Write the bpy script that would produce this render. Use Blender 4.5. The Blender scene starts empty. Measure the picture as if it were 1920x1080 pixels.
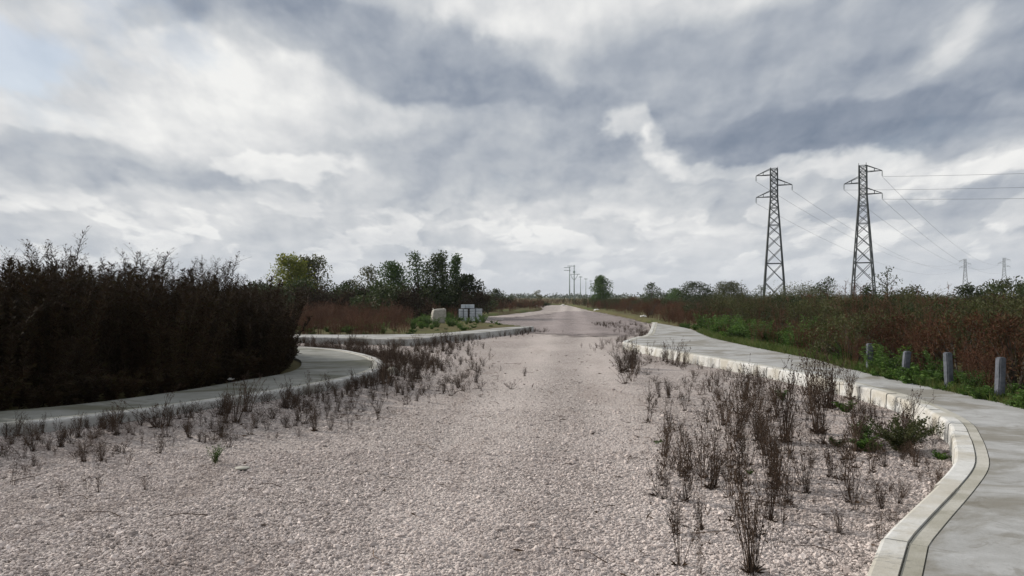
import bpy, bmesh, math, random
import numpy as np
from mathutils import Vector, Matrix
from mathutils.geometry import tessellate_polygon

R = math.radians
rnd = random.Random(11)
rng = np.random.default_rng(7)
S = bpy.context.scene
COL = S.collection

# ------------------------------------------------------------------ camera
EYE, FPX, HOR = 1.6, 1450.0, 556.0            # eye height, focal length in photo pixels, horizon row
cam_d = bpy.data.cameras.new("camera")
cam_d.sensor_width = 36.0
cam_d.lens = 36.0 * FPX / 1920.0
cam_d.clip_start = 0.05
cam_d.clip_end = 6000.0
cam = bpy.data.objects.new("camera", cam_d)
COL.objects.link(cam)
cam.location = (0, 0, EYE)
cam.rotation_euler = (R(90) + math.atan((HOR - 540.0) / FPX), 0, 0)
S.camera = cam

# ------------------------------------------------------------------ world
SUN_DIR = Vector((-0.86, 0.42, 0.0)).normalized()
SUN_EL = R(27)
SUN_ROT = math.atan2(SUN_DIR.x, SUN_DIR.y)
W = bpy.data.worlds.new("World")
S.world = W
W.use_nodes = True
wn, wl = W.node_tree.nodes, W.node_tree.links
wn.clear()


class G:
    """tiny helper for math node graphs"""
    def __init__(self, tree):
        self.n, self.l = tree.nodes, tree.links

    def put(self, sock, v):
        if isinstance(v, (int, float)):
            sock.default_value = v
        elif isinstance(v, (tuple, list)):
            sock.default_value = v
        else:
            self.l.new(v, sock)

    def m(self, op, a, b=None, c=None, clamp=False):
        n = self.n.new("ShaderNodeMath")
        n.operation = op
        n.use_clamp = clamp
        for i, v in enumerate((a, b, c)):
            if v is not None:
                self.put(n.inputs[i], v)
        return n.outputs[0]

    def step(self, v, a, b, lo=0.0, hi=1.0, smooth=True):
        n = self.n.new("ShaderNodeMapRange")
        n.interpolation_type = 'SMOOTHSTEP' if smooth else 'LINEAR'
        self.put(n.inputs[0], v)
        for i, q in enumerate((a, b, lo, hi)):
            self.put(n.inputs[i + 1], q)
        return n.outputs[0]

    def noise(self, vec, scale, detail=4, rough=0.5, dist=0.0, dim='3D', lac=2.0):
        n = self.n.new("ShaderNodeTexNoise")
        n.noise_dimensions = dim
        if vec is not None:
            self.put(n.inputs['Vector'], vec)
        n.inputs['Scale'].default_value = scale
        n.inputs['Detail'].default_value = detail
        n.inputs['Roughness'].default_value = rough
        n.inputs['Distortion'].default_value = dist
        n.inputs['Lacunarity'].default_value = lac
        return n

    def vor(self, vec, scale, feature='F1', rand=1.0):
        n = self.n.new("ShaderNodeTexVoronoi")
        n.feature = feature
        if vec is not None:
            self.put(n.inputs['Vector'], vec)
        n.inputs['Scale'].default_value = scale
        n.inputs['Randomness'].default_value = rand
        return n

    def comb(self, x, y, z):
        n = self.n.new("ShaderNodeCombineXYZ")
        for i, v in enumerate((x, y, z)):
            self.put(n.inputs[i], v)
        return n.outputs[0]

    def mix(self, f, a, b, mode='MIX'):
        n = self.n.new("ShaderNodeMix")
        n.data_type = 'RGBA'
        n.blend_type = mode
        n.clamp_factor = True
        self.put(n.inputs['Factor'], f)
        self.put(n.inputs[6], a)
        self.put(n.inputs[7], b)
        return n.outputs[2]

    def ramp(self, f, stops, interp='LINEAR'):
        n = self.n.new("ShaderNodeValToRGB")
        n.color_ramp.interpolation = interp
        e = n.color_ramp.elements
        while len(e) < len(stops):
            e.new(0.5)
        for k, (p, c) in zip(e, stops):
            k.position = p
            k.color = (c[0], c[1], c[2], 1)
        self.put(n.inputs[0], f)
        return n.outputs[0]


def c4(r, g, b):
    return (r, g, b, 1.0)


def build_sky():
    g = G(W.node_tree)
    tc = wn.new("ShaderNodeTexCoord")
    sep = wn.new("ShaderNodeSeparateXYZ")
    wl.new(tc.outputs['Generated'], sep.inputs[0])
    x, y, z = sep.outputs
    az = g.m('MULTIPLY', g.m('ARCTAN2', x, y), 57.2958)
    el = g.m('MULTIPLY', g.m('ARCSINE', z), 57.2958)
    # cloud coordinates: azimuth and elevation, cells shrinking towards the horizon
    ev = g.m('MULTIPLY', g.m('LOGARITHM', g.m('ADD', g.m('MAXIMUM', el, 0.0), 7.0), 2.718), 13.0)
    sh = g.m('DIVIDE', 17.0, g.m('ADD', g.m('MULTIPLY', g.m('MAXIMUM', el, 0.0), 0.35), 12.5))
    q = g.comb(g.m('MULTIPLY', g.m('MULTIPLY', az, 0.052), sh), g.m('MULTIPLY', ev, 0.105), 0.0)
    wq = g.noise(q, 2.6, 5, 0.52, dim='2D')
    ws = wn.new("ShaderNodeSeparateColor")
    wl.new(wq.outputs['Color'], ws.inputs[0])
    azw = g.m('ADD', az, g.m('MULTIPLY', g.m('SUBTRACT', ws.outputs[0], 0.5), 9.0))
    elw = g.m('ADD', el, g.m('MULTIPLY', g.m('SUBTRACT', ws.outputs[1], 0.5), 5.0))
    wv = wn.new("ShaderNodeVectorMath")
    wv.operation = 'MULTIPLY_ADD'
    wl.new(wq.outputs['Color'], wv.inputs[0])
    wv.inputs[1].default_value = (0.20, 0.20, 0.0)
    wl.new(q, wv.inputs[2])

    def shifted(v, d):
        n = wn.new("ShaderNodeVectorMath")
        n.operation = 'ADD'
        wl.new(v, n.inputs[0])
        n.inputs[1].default_value = d
        return n.outputs[0]

    def billow(v, scale):
        n = g.vor(v, scale)
        n.voronoi_dimensions = '2D'
        n.normalize = True
        n.inputs['Detail'].default_value = 3.0
        n.inputs['Roughness'].default_value = 0.5
        n.inputs['Lacunarity'].default_value = 2.3
        return n.outputs['Distance']
    bil = billow(wv.outputs[0], 2.7)
    bil2 = billow(shifted(wv.outputs[0], (-0.05, 0.05, 0.0)), 2.7)
    big = g.noise(q, 1.0, 7, 0.56, dim='2D').outputs['Fac']
    # the same field a step towards the sun: its slope lights the cloud flanks
    big2 = g.noise(shifted(q, (-0.05, 0.06, 0.0)), 1.0, 7, 0.56, dim='2D').outputs['Fac']
    relief = g.m('ADD', g.m('MULTIPLY', g.m('SUBTRACT', big, big2), 1.25), g.m('MULTIPLY', g.m('SUBTRACT', bil2, bil), 0.30))
    B = g.m('ADD', 0.685, g.m('MULTIPLY', g.m('SUBTRACT', 0.5, big), 0.36))
    B = g.m('ADD', B, g.m('MULTIPLY', g.m('SUBTRACT', 0.34, bil), 0.28))
    B = g.m('ADD', B, relief)
    # rows of small bright cumulus low over the horizon
    low = g.noise(wv.outputs[0], 3.4, 5, 0.5, dim='2D').outputs['Fac']
    band = g.m('MULTIPLY', g.step(el, 0.3, 2.0), g.step(el, 9.0, 4.5))
    B = g.m('ADD', B, g.m('MULTIPLY', g.m('MULTIPLY', g.step(low, 0.50, 0.60), band), 0.22))
    # cloud masses, azimuth / elevation / half widths in degrees / tilt / weight / edge
    masses = [
        (-10.5, 17.8, 15.5, 3.0, -12, -0.28, .75), (-3, 15.6, 9, 1.5, -3, -0.10, .7), (-17, 21.5, 7, 3.0, -8, -0.14, .5),
        (21, 14.4, 17, 5.6, 3, -0.32, .8), (26, 10.9, 13, 2.0, -2, -0.17, .85), (30, 10.2, 9, 1.3, 2, -0.10, .7), (46, 15, 12, 6, 0, -0.26, .5),
        (-2, 9.9, 10.5, 3.3, 0, -0.15, .75), (4.0, 8.8, 4.2, 1.9, 8, -0.13, .4), (-4, 6.9, 7.0, 0.9, 0, -0.08, .5), (-28, 8.6, 9, 1.7, -3, -0.17, .6),
        (-25.5, 18.8, 4.5, 1.6, 10, -0.24, .5), (31, 5.5, 11, 1.3, 0, -0.24, .7), (-20, 7.9, 8, 0.9, 0, -0.08, .6), (17, 6.9, 9, 1.1, 0, -0.12, .6),
        (-20.0, 13.8, 8, 5.0, 25, 0.20, .2), (8.6, 12.6, 2.0, 1.5, -35, 0.36, .6), (10.6, 10.6, 2.0, 1.6, -35, 0.28, .6), (28.9, 16.2, 2.4, 3.2, 20, 0.36, .1),
        (-16.5, 9.3, 3.9, 1.1, 0, 0.24, .8), (0.5, 20.0, 9, 1.9, 0, 0.20, .5), (18, 9.0, 8, 0.8, -4, 0.22, .6), (32, 7.7, 7, 0.8, 2, 0.22, .6),
        (-31, 11.4, 7, 1.3, 0, 0.12, .4), (-2, 5.3, 6, 0.5, 0, 0.14, .5), (-24, 4.9, 8, 0.9, 0, 0.10, .3), (13, 5.0, 5, 0.8, 0, 0.14, .5),
    ]
    for a0, e0, ra, re, rot, amp, ed in masses:
        da, de = g.m('SUBTRACT', azw, a0), g.m('SUBTRACT', elw, e0)
        cr, sr = math.cos(R(rot)), math.sin(R(rot))
        u = g.m('ADD', g.m('MULTIPLY', da, cr / ra), g.m('MULTIPLY', de, sr / ra))
        v = g.m('ADD', g.m('MULTIPLY', da, -sr / re), g.m('MULTIPLY', de, cr / re))
        rr = g.m('SQRT', g.m('ADD', g.m('MULTIPLY', u, u), g.m('MULTIPLY', v, v)))
        B = g.m('ADD', B, g.m('MULTIPLY', g.step(rr, 1.25, ed), amp))
    col = g.ramp(B, [(0.0, (.165, .21, .285)), (0.24, (.285, .325, .395)), (0.43, (.41, .445, .50)), (0.62, (.555, .58, .61)),
                     (0.80, (.715, .725, .735)), (1.0, (.89, .89, .875))])
    # paler, more even air towards the horizon
    hz = g.step(el, 6.0, 0.0, 0.0, 0.55)
    col = g.mix(hz, col, c4(.565, .61, .67))
    # clear sky behind, seen through a gap and thin places
    sky = wn.new("ShaderNodeTexSky")
    sky.sky_type = 'NISHITA'
    sky.sun_disc = False
    sky.sun_elevation = SUN_EL
    sky.sun_rotation = SUN_ROT
    sky.air_density = 1.0
    sky.dust_density = 1.0
    da, de = g.m('SUBTRACT', azw, -33.0), g.m('SUBTRACT', elw, 14.6)
    rr = g.m('SQRT', g.m('ADD', g.m('POWER', g.m('DIVIDE', da, 3.8), 2.0), g.m('POWER', g.m('DIVIDE', de, 1.8), 2.0)))
    rr = g.m('ADD', rr, g.m('ADD', g.m('MULTIPLY', g.m('SUBTRACT', big, 0.5), 2.2), g.m('MULTIPLY', g.m('SUBTRACT', bil, 0.34), 0.9)))
    gap = g.m('MULTIPLY', g.step(rr, 1.05, 0.3), 0.60)
    thin = g.m('MULTIPLY', g.m('MULTIPLY', g.step(big, 0.40, 0.30), 0.25), g.step(el, 6.0, 14.0))
    gap = g.m('MAXIMUM', gap, thin)
    bg = wn.new("ShaderNodeBackground")
    bg.inputs['Strength'].default_value = 0.1
    scaled = g.mix(1.0, col, c4(10, 10, 10), 'MULTIPLY')
    fin = g.mix(gap, scaled, sky.outputs['Color'])
    wl.new(fin, bg.inputs['Color'])
    out = wn.new("ShaderNodeOutputWorld")
    wl.new(bg.outputs[0], out.inputs['Surface'])
    W.cycles.sampling_method = 'MANUAL'
    W.cycles.sample_map_resolution = 512


build_sky()

sun_d = bpy.data.lights.new("sun", 'SUN')
sun_d.energy = 4.5
sun_d.angle = R(0.8)
sun_d.color = (1.0, 0.93, 0.84)
sun = bpy.data.objects.new("sun", sun_d)
COL.objects.link(sun)
to_sun = Vector((SUN_DIR.x * math.cos(SUN_EL), SUN_DIR.y * math.cos(SUN_EL), math.sin(SUN_EL)))
sun.rotation_euler = to_sun.to_track_quat('Z', 'Y').to_euler()

S.view_settings.view_transform = 'Standard'
S.view_settings.look = 'None'
S.view_settings.exposure = 0.0
S.view_settings.gamma = 1.0
S.view_settings.use_curve_mapping = False
S.render.engine = 'CYCLES'
S.cycles.use_denoising = True
S.cycles.max_bounces = 6
S.cycles.transparent_max_bounces = 8

# ------------------------------------------------------------------ materials
def new_mat(name):
    m = bpy.data.materials.new(name)
    m.use_nodes = True
    t = m.node_tree
    b = t.nodes.get("Principled BSDF")
    return m, G(t), b, t


def obj_coord(g):
    return g.n.new("ShaderNodeNewGeometry").outputs['Position']


def bump(g, h, strength, dist):
    n = g.n.new("ShaderNodeBump")
    n.inputs['Strength'].default_value = strength
    n.inputs['Distance'].default_value = dist
    g.put(n.inputs['Height'], h)
    return n.outputs[0]


def patches(g, P, col, fine, damp):
    """worn tracks of pale fines and darker, dirtier drifts of stone between them"""
    mp = g.n.new("ShaderNodeMapping")
    mp.inputs['Scale'].default_value = (1.0, 0.28, 1.0)
    g.l.new(P, mp.inputs['Vector'])
    a = g.noise(mp.outputs[0], 0.75, 5, 0.6, 0.5).outputs['Fac']
    b = g.noise(mp.outputs[0], 0.9, 7, 0.68, 0.8).outputs['Fac']
    c_ = g.noise(P, 5.5, 4, 0.6).outputs['Fac']
    sp = g.n.new("ShaderNodeSeparateXYZ")
    g.l.new(P, sp.inputs[0])
    xc = g.m('SUBTRACT', sp.outputs[0], g.m('MULTIPLY', sp.outputs[1], 0.075))
    xc = g.m('ADD', xc, g.m('MULTIPLY', g.m('SUBTRACT', a, 0.5), 0.9))
    tr = g.m('MINIMUM', g.m('ABSOLUTE', g.m('ADD', xc, 0.95)), g.m('ABSOLUTE', g.m('SUBTRACT', xc, 0.75)))
    col = g.mix(g.step(tr, 0.75, 0.10, 0.0, 0.30), col, c4(*fine))
    col = g.mix(g.m('MULTIPLY', g.step(tr, 0.45, 0.75), g.step(c_, 0.45, 0.68, 0.0, 0.34)), col, c4(*damp))
    col = g.mix(g.step(b, 0.50, 0.66, 0.0, 0.48), col, c4(*damp))
    return col


def mat_gravel(name, base, var, dark, tint=0.0):
    m, g, b, t = new_mat(name)
    P = obj_coord(g)
    big = g.noise(P, 0.33, 5, 0.55).outputs['Fac']
    mid = g.noise(P, 2.3, 5, 0.6).outputs['Fac']
    v1 = g.vor(P, 34.0)
    v2 = g.vor(P, 71.0)
    cs = g.n.new("ShaderNodeSeparateColor")
    g.l.new(v1.outputs['Color'], cs.inputs[0])
    col = g.mix(g.step(cs.outputs[0], 0.1, 0.95, smooth=False), c4(*dark), c4(*base))
    col = g.mix(g.step(v1.outputs['Distance'], 0.30, 0.75, 0.0, 0.85), col, c4(*[q * 0.30 for q in base]))  # crevice shade between the stones painted into the colour
    col = g.mix(g.step(big, 0.42, 0.68, 0.0, 0.5), col, c4(*var))
    col = g.mix(g.step(mid, 0.52, 0.72, 0.0, 0.32), col, c4(*[q * 0.62 for q in var]))
    col = patches(g, P, col, [q * 1.08 for q in base], (dark[0] * .92, dark[1] * .88, dark[2] * .85))
    g.l.new(col, b.inputs['Base Color'])
    b.inputs['Roughness'].default_value = 0.92
    b.inputs['Specular IOR Level'].default_value = 0.2
    h = g.m('SUBTRACT', 1.0, v1.outputs['Distance'])
    h = g.m('ADD', h, g.m('MULTIPLY', g.m('SUBTRACT', 1.0, v2.outputs['Distance']), 0.45))
    h = g.m('ADD', h, g.m('MULTIPLY', mid, 0.8))
    g.l.new(bump(g, h, 0.9, 0.03), b.inputs['Normal'])
    return m


def mat_stone(name, a, bcol):
    m, g, b, t = new_mat(name)
    oi = g.n.new("ShaderNodeObjectInfo")
    n = g.noise(obj_coord(g), 60, 3, 0.6).outputs['Fac']
    big = g.noise(obj_coord(g), 0.33, 5, 0.55).outputs['Fac']
    col = g.ramp(oi.outputs['Random'], [(0.0, [q * .5 for q in bcol]), (0.25, bcol), (0.7, a), (1.0, [q * 1.18 for q in a])])
    col = g.mix(g.step(n, 0.45, 0.75, 0, 0.4), col, c4(*[q * 0.6 for q in bcol]))
    col = g.mix(g.step(big, 0.42, 0.68, 0.0, 0.4), col, c4(*bcol))
    col = patches(g, obj_coord(g), col, [q * 1.05 for q in a], (bcol[0] * .70, bcol[1] * .66, bcol[2] * .63))
    g.l.new(col, b.inputs['Base Color'])
    b.inputs['Roughness'].default_value = 0.9
    b.inputs['Specular IOR Level'].default_value = 0.2
    return m


def mat_concrete(name, base, stain, pale, amount=0.6, scale=1.0):
    m, g, b, t = new_mat(name)
    P = obj_coord(g)
    mp = g.n.new("ShaderNodeMapping")
    mp.inputs['Scale'].default_value = (0.85, 1.15, 1.0)
    g.l.new(P, mp.inputs['Vector'])
    st = g.noise(mp.outputs[0], 0.55 * scale, 6, 0.62, 0.6).outputs['Fac']
    st2 = g.noise(P, 2.1 * scale, 6, 0.65, 0.4).outputs['Fac']
    fin = g.noise(P, 38, 4, 0.6).outputs['Fac']
    oi = g.n.new("ShaderNodeObjectInfo")
    col = g.mix(g.step(st2, 0.35, 0.7), c4(*base), c4(*pale))
    col = g.mix(g.m('MULTIPLY', g.step(st, 0.46, 0.60), amount), col, c4(*stain))
    st3 = g.noise(mp.outputs[0], 1.7 * scale, 5, 0.7, 1.0).outputs['Fac']
    col = g.mix(g.m('MULTIPLY', g.step(st3, 0.55, 0.66), amount * 0.6), col, c4(*[q * 0.8 for q in stain]))
    col = g.mix(g.m('MULTIPLY', g.step(fin, 0.5, 0.75), 0.3), col, c4(*[q * 0.6 for q in base]))
    col = g.mix(g.step(oi.outputs['Random'], 0, 1, 0.0, 0.22, smooth=False), col, c4(*[q * 0.7 for q in stain]))
    g.l.new(col, b.inputs['Base Color'])
    b.inputs['Roughness'].default_value = 0.85
    b.inputs['Specular IOR Level'].default_value = 0.25
    h = g.m('ADD', g.m('MULTIPLY', fin, 0.6), st2)
    g.l.new(bump(g, h, 0.5, 0.008), b.inputs['Normal'])
    return m


def mat_leaf(name, a, bcol, c=None, trans=0.3, rough=0.6):
    m, g, b, t = new_mat(name)
    geo = g.n.new("ShaderNodeNewGeometry")
    oi = g.n.new("ShaderNodeObjectInfo")
    c = c or bcol
    col = g.ramp(geo.outputs['Random Per Island'], [(0.0, a), (0.5, bcol), (1.0, c)])
    big = g.noise(geo.outputs['Position'], 0.9, 3, 0.5).outputs['Fac']
    col = g.mix(g.step(big, 0.4, 0.65, 0, 0.45), col, c4(*a))
    hs = g.n.new("ShaderNodeHueSaturation")
    g.put(hs.inputs['Value'], g.step(oi.outputs['Random'], 0, 1, 0.75, 1.3, smooth=False))
    g.l.new(col, hs.inputs['Color'])
    col = hs.outputs[0]
    g.l.new(col, b.inputs['Base Color'])
    b.inputs['Roughness'].default_value = rough
    b.inputs['Specular IOR Level'].default_value = 0.2
    if trans > 0:
        tr = g.n.new("ShaderNodeBsdfTranslucent")
        g.l.new(col, tr.inputs['Color'])
        mx = g.n.new("ShaderNodeMixShader")
        mx.inputs[0].default_value = trans
        out = [n for n in t.nodes if n.type == 'OUTPUT_MATERIAL'][0]
        g.l.new(b.outputs[0], mx.inputs[1])
        g.l.new(tr.outputs[0], mx.inputs[2])
        g.l.new(mx.outputs[0], out.inputs['Surface'])
    return m


def mat_plain(name, col, rough=0.7, metal=0.0, var=0.25, scale=8.0):
    m, g, b, t = new_mat(name)
    n = g.noise(obj_coord(g), scale, 4, 0.6).outputs['Fac']
    cc = g.mix(g.step(n, 0.35, 0.7), c4(*col), c4(*[q * (1 - var) for q in col]))
    g.l.new(cc, b.inputs['Base Color'])
    b.inputs['Roughness'].default_value = rough
    b.inputs['Metallic'].default_value = metal
    return m


def mat_soil():
    m, g, b, t = new_mat("soil")
    P = obj_coord(g)
    n1 = g.noise(P, 0.06, 6, 0.6).outputs['Fac']
    n2 = g.noise(P, 1.4, 6, 0.65).outputs['Fac']
    n3 = g.noise(P, 22, 4, 0.6).outputs['Fac']
    col = g.ramp(n1, [(0.3, (.085, .060, .035)), (0.5, (.10, .095, .04)), (0.65, (.055, .085, .022)), (0.8, (.13, .105, .06))])
    col = g.mix(g.step(n2, 0.45, 0.7, 0, 0.6), col, c4(.05, .037, .022))
    g.l.new(col, b.inputs['Base Color'])
    b.inputs['Roughness'].default_value = 0.95
    b.inputs['Specular IOR Level'].default_value = 0.1
    g.l.new(bump(g, g.m('ADD', n2, g.m('MULTIPLY', n3, 0.4)), 0.8, 0.08), b.inputs['Normal'])
    return m


M = {
    'gravel': mat_gravel("pale_gravel", (.615, .553, .523), (.50, .445, .425), (.335, .295, .279)),
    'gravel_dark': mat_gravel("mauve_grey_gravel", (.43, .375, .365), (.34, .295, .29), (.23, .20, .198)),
    'stone': mat_stone("crushed_limestone", (.60, .535, .505), (.395, .346, .327)),
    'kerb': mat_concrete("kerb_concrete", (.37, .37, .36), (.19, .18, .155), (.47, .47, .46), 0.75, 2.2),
    'kerb_cream': mat_concrete("kerb_limestone", (.50, .505, .49), (.36, .325, .25), (.60, .605, .60), 0.55, 2.2),
    'strip': mat_concrete("edging_mortar", (.39, .38, .34), (.25, .24, .19), (.46, .45, .41), 0.6, 2.0),
    'slab': mat_concrete("pavement_concrete", (.33, .335, .335), (.15, .135, .10), (.44, .45, .46), 0.68, 1.5),
    'slab_dark': mat_concrete("dark_pavement_concrete", (.21, .215, .20), (.10, .10, .07), (.28, .285, .275), 0.9, 1.2),  # darker version of the pavement concrete, used along the thicket
    'block': mat_concrete("paver_concrete", (.42, .46, .50), (.30, .33, .36), (.52, .56, .59), 0.4, 2.0),
    'bag': mat_concrete("woven_sack", (.29, .28, .25), (.22, .20, .17), (.40, .385, .35), 0.5, 3.0),
    'post': mat_concrete("grey_post", (.085, .095, .115), (.045, .05, .06), (.14, .15, .175), 0.6, 6.0),
    'soil': mat_soil(),
    'steel': mat_plain("weathered_steel", (.045, .055, .058), 0.6, 0.3, 0.3, 3.0),
    'steel_far': mat_plain("haze_faded_steel", (.16, .175, .185), 0.6, 0.3, 0.2, 3.0),  # paler steel for far pylons: fading by haze put into the colour
    'wire': mat_plain("wire", (.06, .065, .08), 0.5, 0.5, 0.1),
    'glass': mat_plain("insulator_glass", (.10, .14, .13), 0.3, 0.0, 0.1),
    'pole': mat_plain("pole_concrete", (.36, .43, .42), 0.8, 0.0, 0.3, 2.0),
    'strap': mat_plain("strap", (.05, .06, .07), 0.5, 0.0, 0.1),
    'timber': mat_plain("pallet_timber", (.16, .12, .08), 0.85, 0.0, 0.4, 9.0),
    'litter': mat_plain("white_plastic", (.78, .77, .74), 0.6, 0.0, 0.15, 5.0),
    'bark': mat_plain("bark", (.075, .06, .048), 0.9, 0.0, 0.4, 12.0),
    'bark_pale': mat_plain("pale_bark", (.17, .15, .13), 0.9, 0.0, 0.4, 12.0),
    'dry': mat_leaf("dry_stem", (.032, .021, .015), (.056, .037, .026), (.095, .064, .044), 0.0, 0.85),
    'dry_head': mat_leaf("dry_seed", (.030, .019, .013), (.055, .035, .023), (.085, .058, .036), 0.1, 0.85),
    'thick_stem': mat_leaf("thicket_stem", (.020, .013, .007), (.032, .020, .011), (.042, .028, .015), 0.0, 0.8),
    'thick_leaf': mat_leaf("thicket_leaf", (.015, .009, .004), (.034, .018, .008), (.034, .029, .010), 0.18, 0.75),
    'russet_stem': mat_leaf("russet_stem", (.060, .026, .017), (.095, .042, .026), (.13, .075, .05), 0.0, 0.8),
    'russet_leaf': mat_leaf("russet_leaf", (.052, .022, .012), (.098, .040, .020), (.095, .068, .030), 0.22, 0.8),
    'green_leaf': mat_leaf("weed_leaf", (.032, .068, .013), (.064, .128, .022), (.11, .175, .036), 0.3, 0.55),
    'green_stem': mat_leaf("weed_stem", (.045, .07, .022), (.06, .09, .03), (.075, .10, .04), 0.0, 0.6),
    'olive_leaf': mat_leaf("olive_leaf", (.040, .050, .016), (.065, .072, .024), (.085, .080, .032), 0.25, 0.6),
    'dark_leaf': mat_leaf("dark_leaf", (.024, .038, .013), (.038, .056, .018), (.060, .074, .024), 0.25, 0.55),
    'yellow_leaf': mat_leaf("autumn_leaf", (.09, .115, .02), (.16, .18, .03), (.24, .23, .045), 0.4, 0.6),
    'mid_leaf': mat_leaf("mid_leaf", (.034, .070, .020), (.058, .100, .028), (.085, .125, .036), 0.3, 0.6),
    'grey_leaf': mat_leaf("greyish_leaf", (.085, .095, .040), (.115, .125, .055), (.15, .14, .07), 0.25, 0.7),
    'grass': mat_leaf("grass", (.045, .074, .016), (.075, .115, .025), (.15, .14, .05), 0.3, 0.6),
    'straw': mat_leaf("straw", (.19, .155, .095), (.26, .215, .14), (.16, .125, .075), 0.25, 0.8),
}

# ------------------------------------------------------------------ mesh helpers
class MB:
    """collects vertices and faces; build() links them as ONE mesh object"""
    def __init__(self):
        self.v, self.f, self.n = [], [], 0

    def add(self, verts, faces):
        verts = np.asarray(verts, float).reshape(-1, 3)
        self.v.append(verts)
        o = self.n
        self.f.extend([tuple(i + o for i in q) for q in faces])
        self.n += len(verts)

    def quads(self, V):                       # V: (N,4,3)
        V = np.asarray(V, float)
        k = len(V)
        if not k:
            return
        self.v.append(V.reshape(-1, 3))
        idx = (np.arange(k * 4).reshape(-1, 4) + self.n).tolist()
        self.f.extend(map(tuple, idx))
        self.n += k * 4

    def tube(self, pts, rad, sides=3, cap=True):
        pts = np.asarray(pts, float)
        rad = np.broadcast_to(np.asarray(rad, float), (len(pts),))
        tan = np.gradient(pts, axis=0)
        tan /= np.linalg.norm(tan, axis=1)[:, None] + 1e-9
        ref = np.array([0, 0, 1.0]) if abs(tan[0][2]) < 0.9 else np.array([1.0, 0, 0])
        a = np.cross(tan, ref)
        a /= np.linalg.norm(a, axis=1)[:, None] + 1e-9
        b = np.cross(tan, a)
        th = np.arange(sides) / sides * 2 * math.pi
        ring = pts[:, None] + rad[:, None, None] * (np.cos(th)[None, :, None] * a[:, None] + np.sin(th)[None, :, None] * b[:, None])
        F = []
        for i in range(len(pts) - 1):
            for j in range(sides):
                k = (j + 1) % sides
                F.append((i * sides + j, i * sides + k, (i + 1) * sides + k, (i + 1) * sides + j))
        if cap:
            F.append(tuple(range(sides))[::-1])
            F.append(tuple((len(pts) - 1) * sides + j for j in range(sides)))
        self.add(ring.reshape(-1, 3), F)

    def bar(self, p, q, w):
        self.tube([p, q], w, 4)

    def box(self, x0, x1, y0, y1, z0, z1):
        self.add([(x0, y0, z0), (x1, y0, z0), (x1, y1, z0), (x0, y1, z0), (x0, y0, z1), (x1, y0, z1), (x1, y1, z1), (x0, y1, z1)],
                 [(3, 2, 1, 0), (4, 5, 6, 7), (0, 1, 5, 4), (1, 2, 6, 5), (2, 3, 7, 6), (3, 0, 4, 7)])

    def leaves(self, pos, direc, length, width, spin=None):
        """rhombic leaves: pos (N,3) base, direc (N,3) unit, per-leaf length and width"""
        pos, direc = np.asarray(pos, float), np.asarray(direc, float)
        k = len(pos)
        if not k:
            return
        length = np.broadcast_to(length, (k,))[:, None]
        width = np.broadcast_to(width, (k,))[:, None]
        ref = rng.normal(size=(k, 3))
        side = np.cross(direc, ref)
        side /= np.linalg.norm(side, axis=1)[:, None] + 1e-9
        up = np.cross(side, direc)
        mid = pos + direc * length * 0.45 + up * length * 0.06
        V = np.stack([pos, mid + side * width * 0.5, pos + direc * length - up * length * 0.05, mid - side * width * 0.5], 1)
        self.quads(V)

    def mesh(self, name, mat, smooth=False):
        me = bpy.data.meshes.new(name)
        v = np.concatenate(self.v) if self.v else np.zeros((0, 3))
        me.from_pydata(v.tolist(), [], self.f)
        me.materials.append(mat)
        if smooth:
            me.shade_smooth()
        return me

    def build(self, name, mat, parent=None, smooth=False):
        return link(name, self.mesh(name, mat, smooth), parent)


def link(name, data, parent=None):
    o = bpy.data.objects.new(name, data)
    COL.objects.link(o)
    if parent:
        o.parent = parent
    return o


def tag(o, label=None, cat=None, group=None, kind=None):
    if label:
        o['label'] = label
    if cat:
        o['category'] = cat
    if group:
        o['group'] = group
    if kind:
        o['kind'] = kind
    return o


def empty(name, loc=(0, 0, 0), rz=0.0, sc=1.0):
    o = bpy.data.objects.new(name, None)
    o.empty_display_size = 0.1
    COL.objects.link(o)
    o.location = loc
    o.rotation_euler = (0, 0, rz)
    o.scale = (sc, sc, sc) if isinstance(sc, (int, float)) else sc
    return o


def copy_tree(o, parent=None):
    c = o.copy()
    COL.objects.link(c)
    c.parent = parent
    for ch in o.children:
        copy_tree(ch, c)
    return c


def at(px, py, z=0.0):
    """where the ray through a photo pixel meets the level z"""
    Y = (EYE - z) * FPX / (py - HOR)
    return ((px - 960.0) / FPX * Y, Y)


def unit(v):
    v = np.asarray(v, float)
    return v / (np.linalg.norm(v, axis=-1, keepdims=True) + 1e-9)


def inside(poly, X, Y):
    poly = np.asarray(poly, float)
    r = np.zeros(np.shape(X), bool)
    j = len(poly) - 1
    for i in range(len(poly)):
        xi, yi = poly[i]
        xj, yj = poly[j]
        c = ((yi > Y) != (yj > Y)) & (X < (xj - xi) * (Y - yi) / (yj - yi + 1e-12) + xi)
        r ^= c
        j = i
    return r


def catmull(P, step=0.12):
    P = np.asarray(P, float)
    Q = np.vstack([2 * P[0] - P[1], P, 2 * P[-1] - P[-2]])
    out = []
    for i in range(1, len(Q) - 2):
        p0, p1, p2, p3 = Q[i - 1], Q[i], Q[i + 1], Q[i + 2]
        k = max(2, int(np.linalg.norm(p2 - p1) / step))
        t = (np.arange(k) / k)[:, None]
        out.append(0.5 * (2 * p1 + (p2 - p0) * t + (2 * p0 - 5 * p1 + 4 * p2 - p3) * t ** 2 + (3 * p1 - p0 - 3 * p2 + p3) * t ** 3))
    out.append(Q[-2][None])
    return np.concatenate(out)


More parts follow.
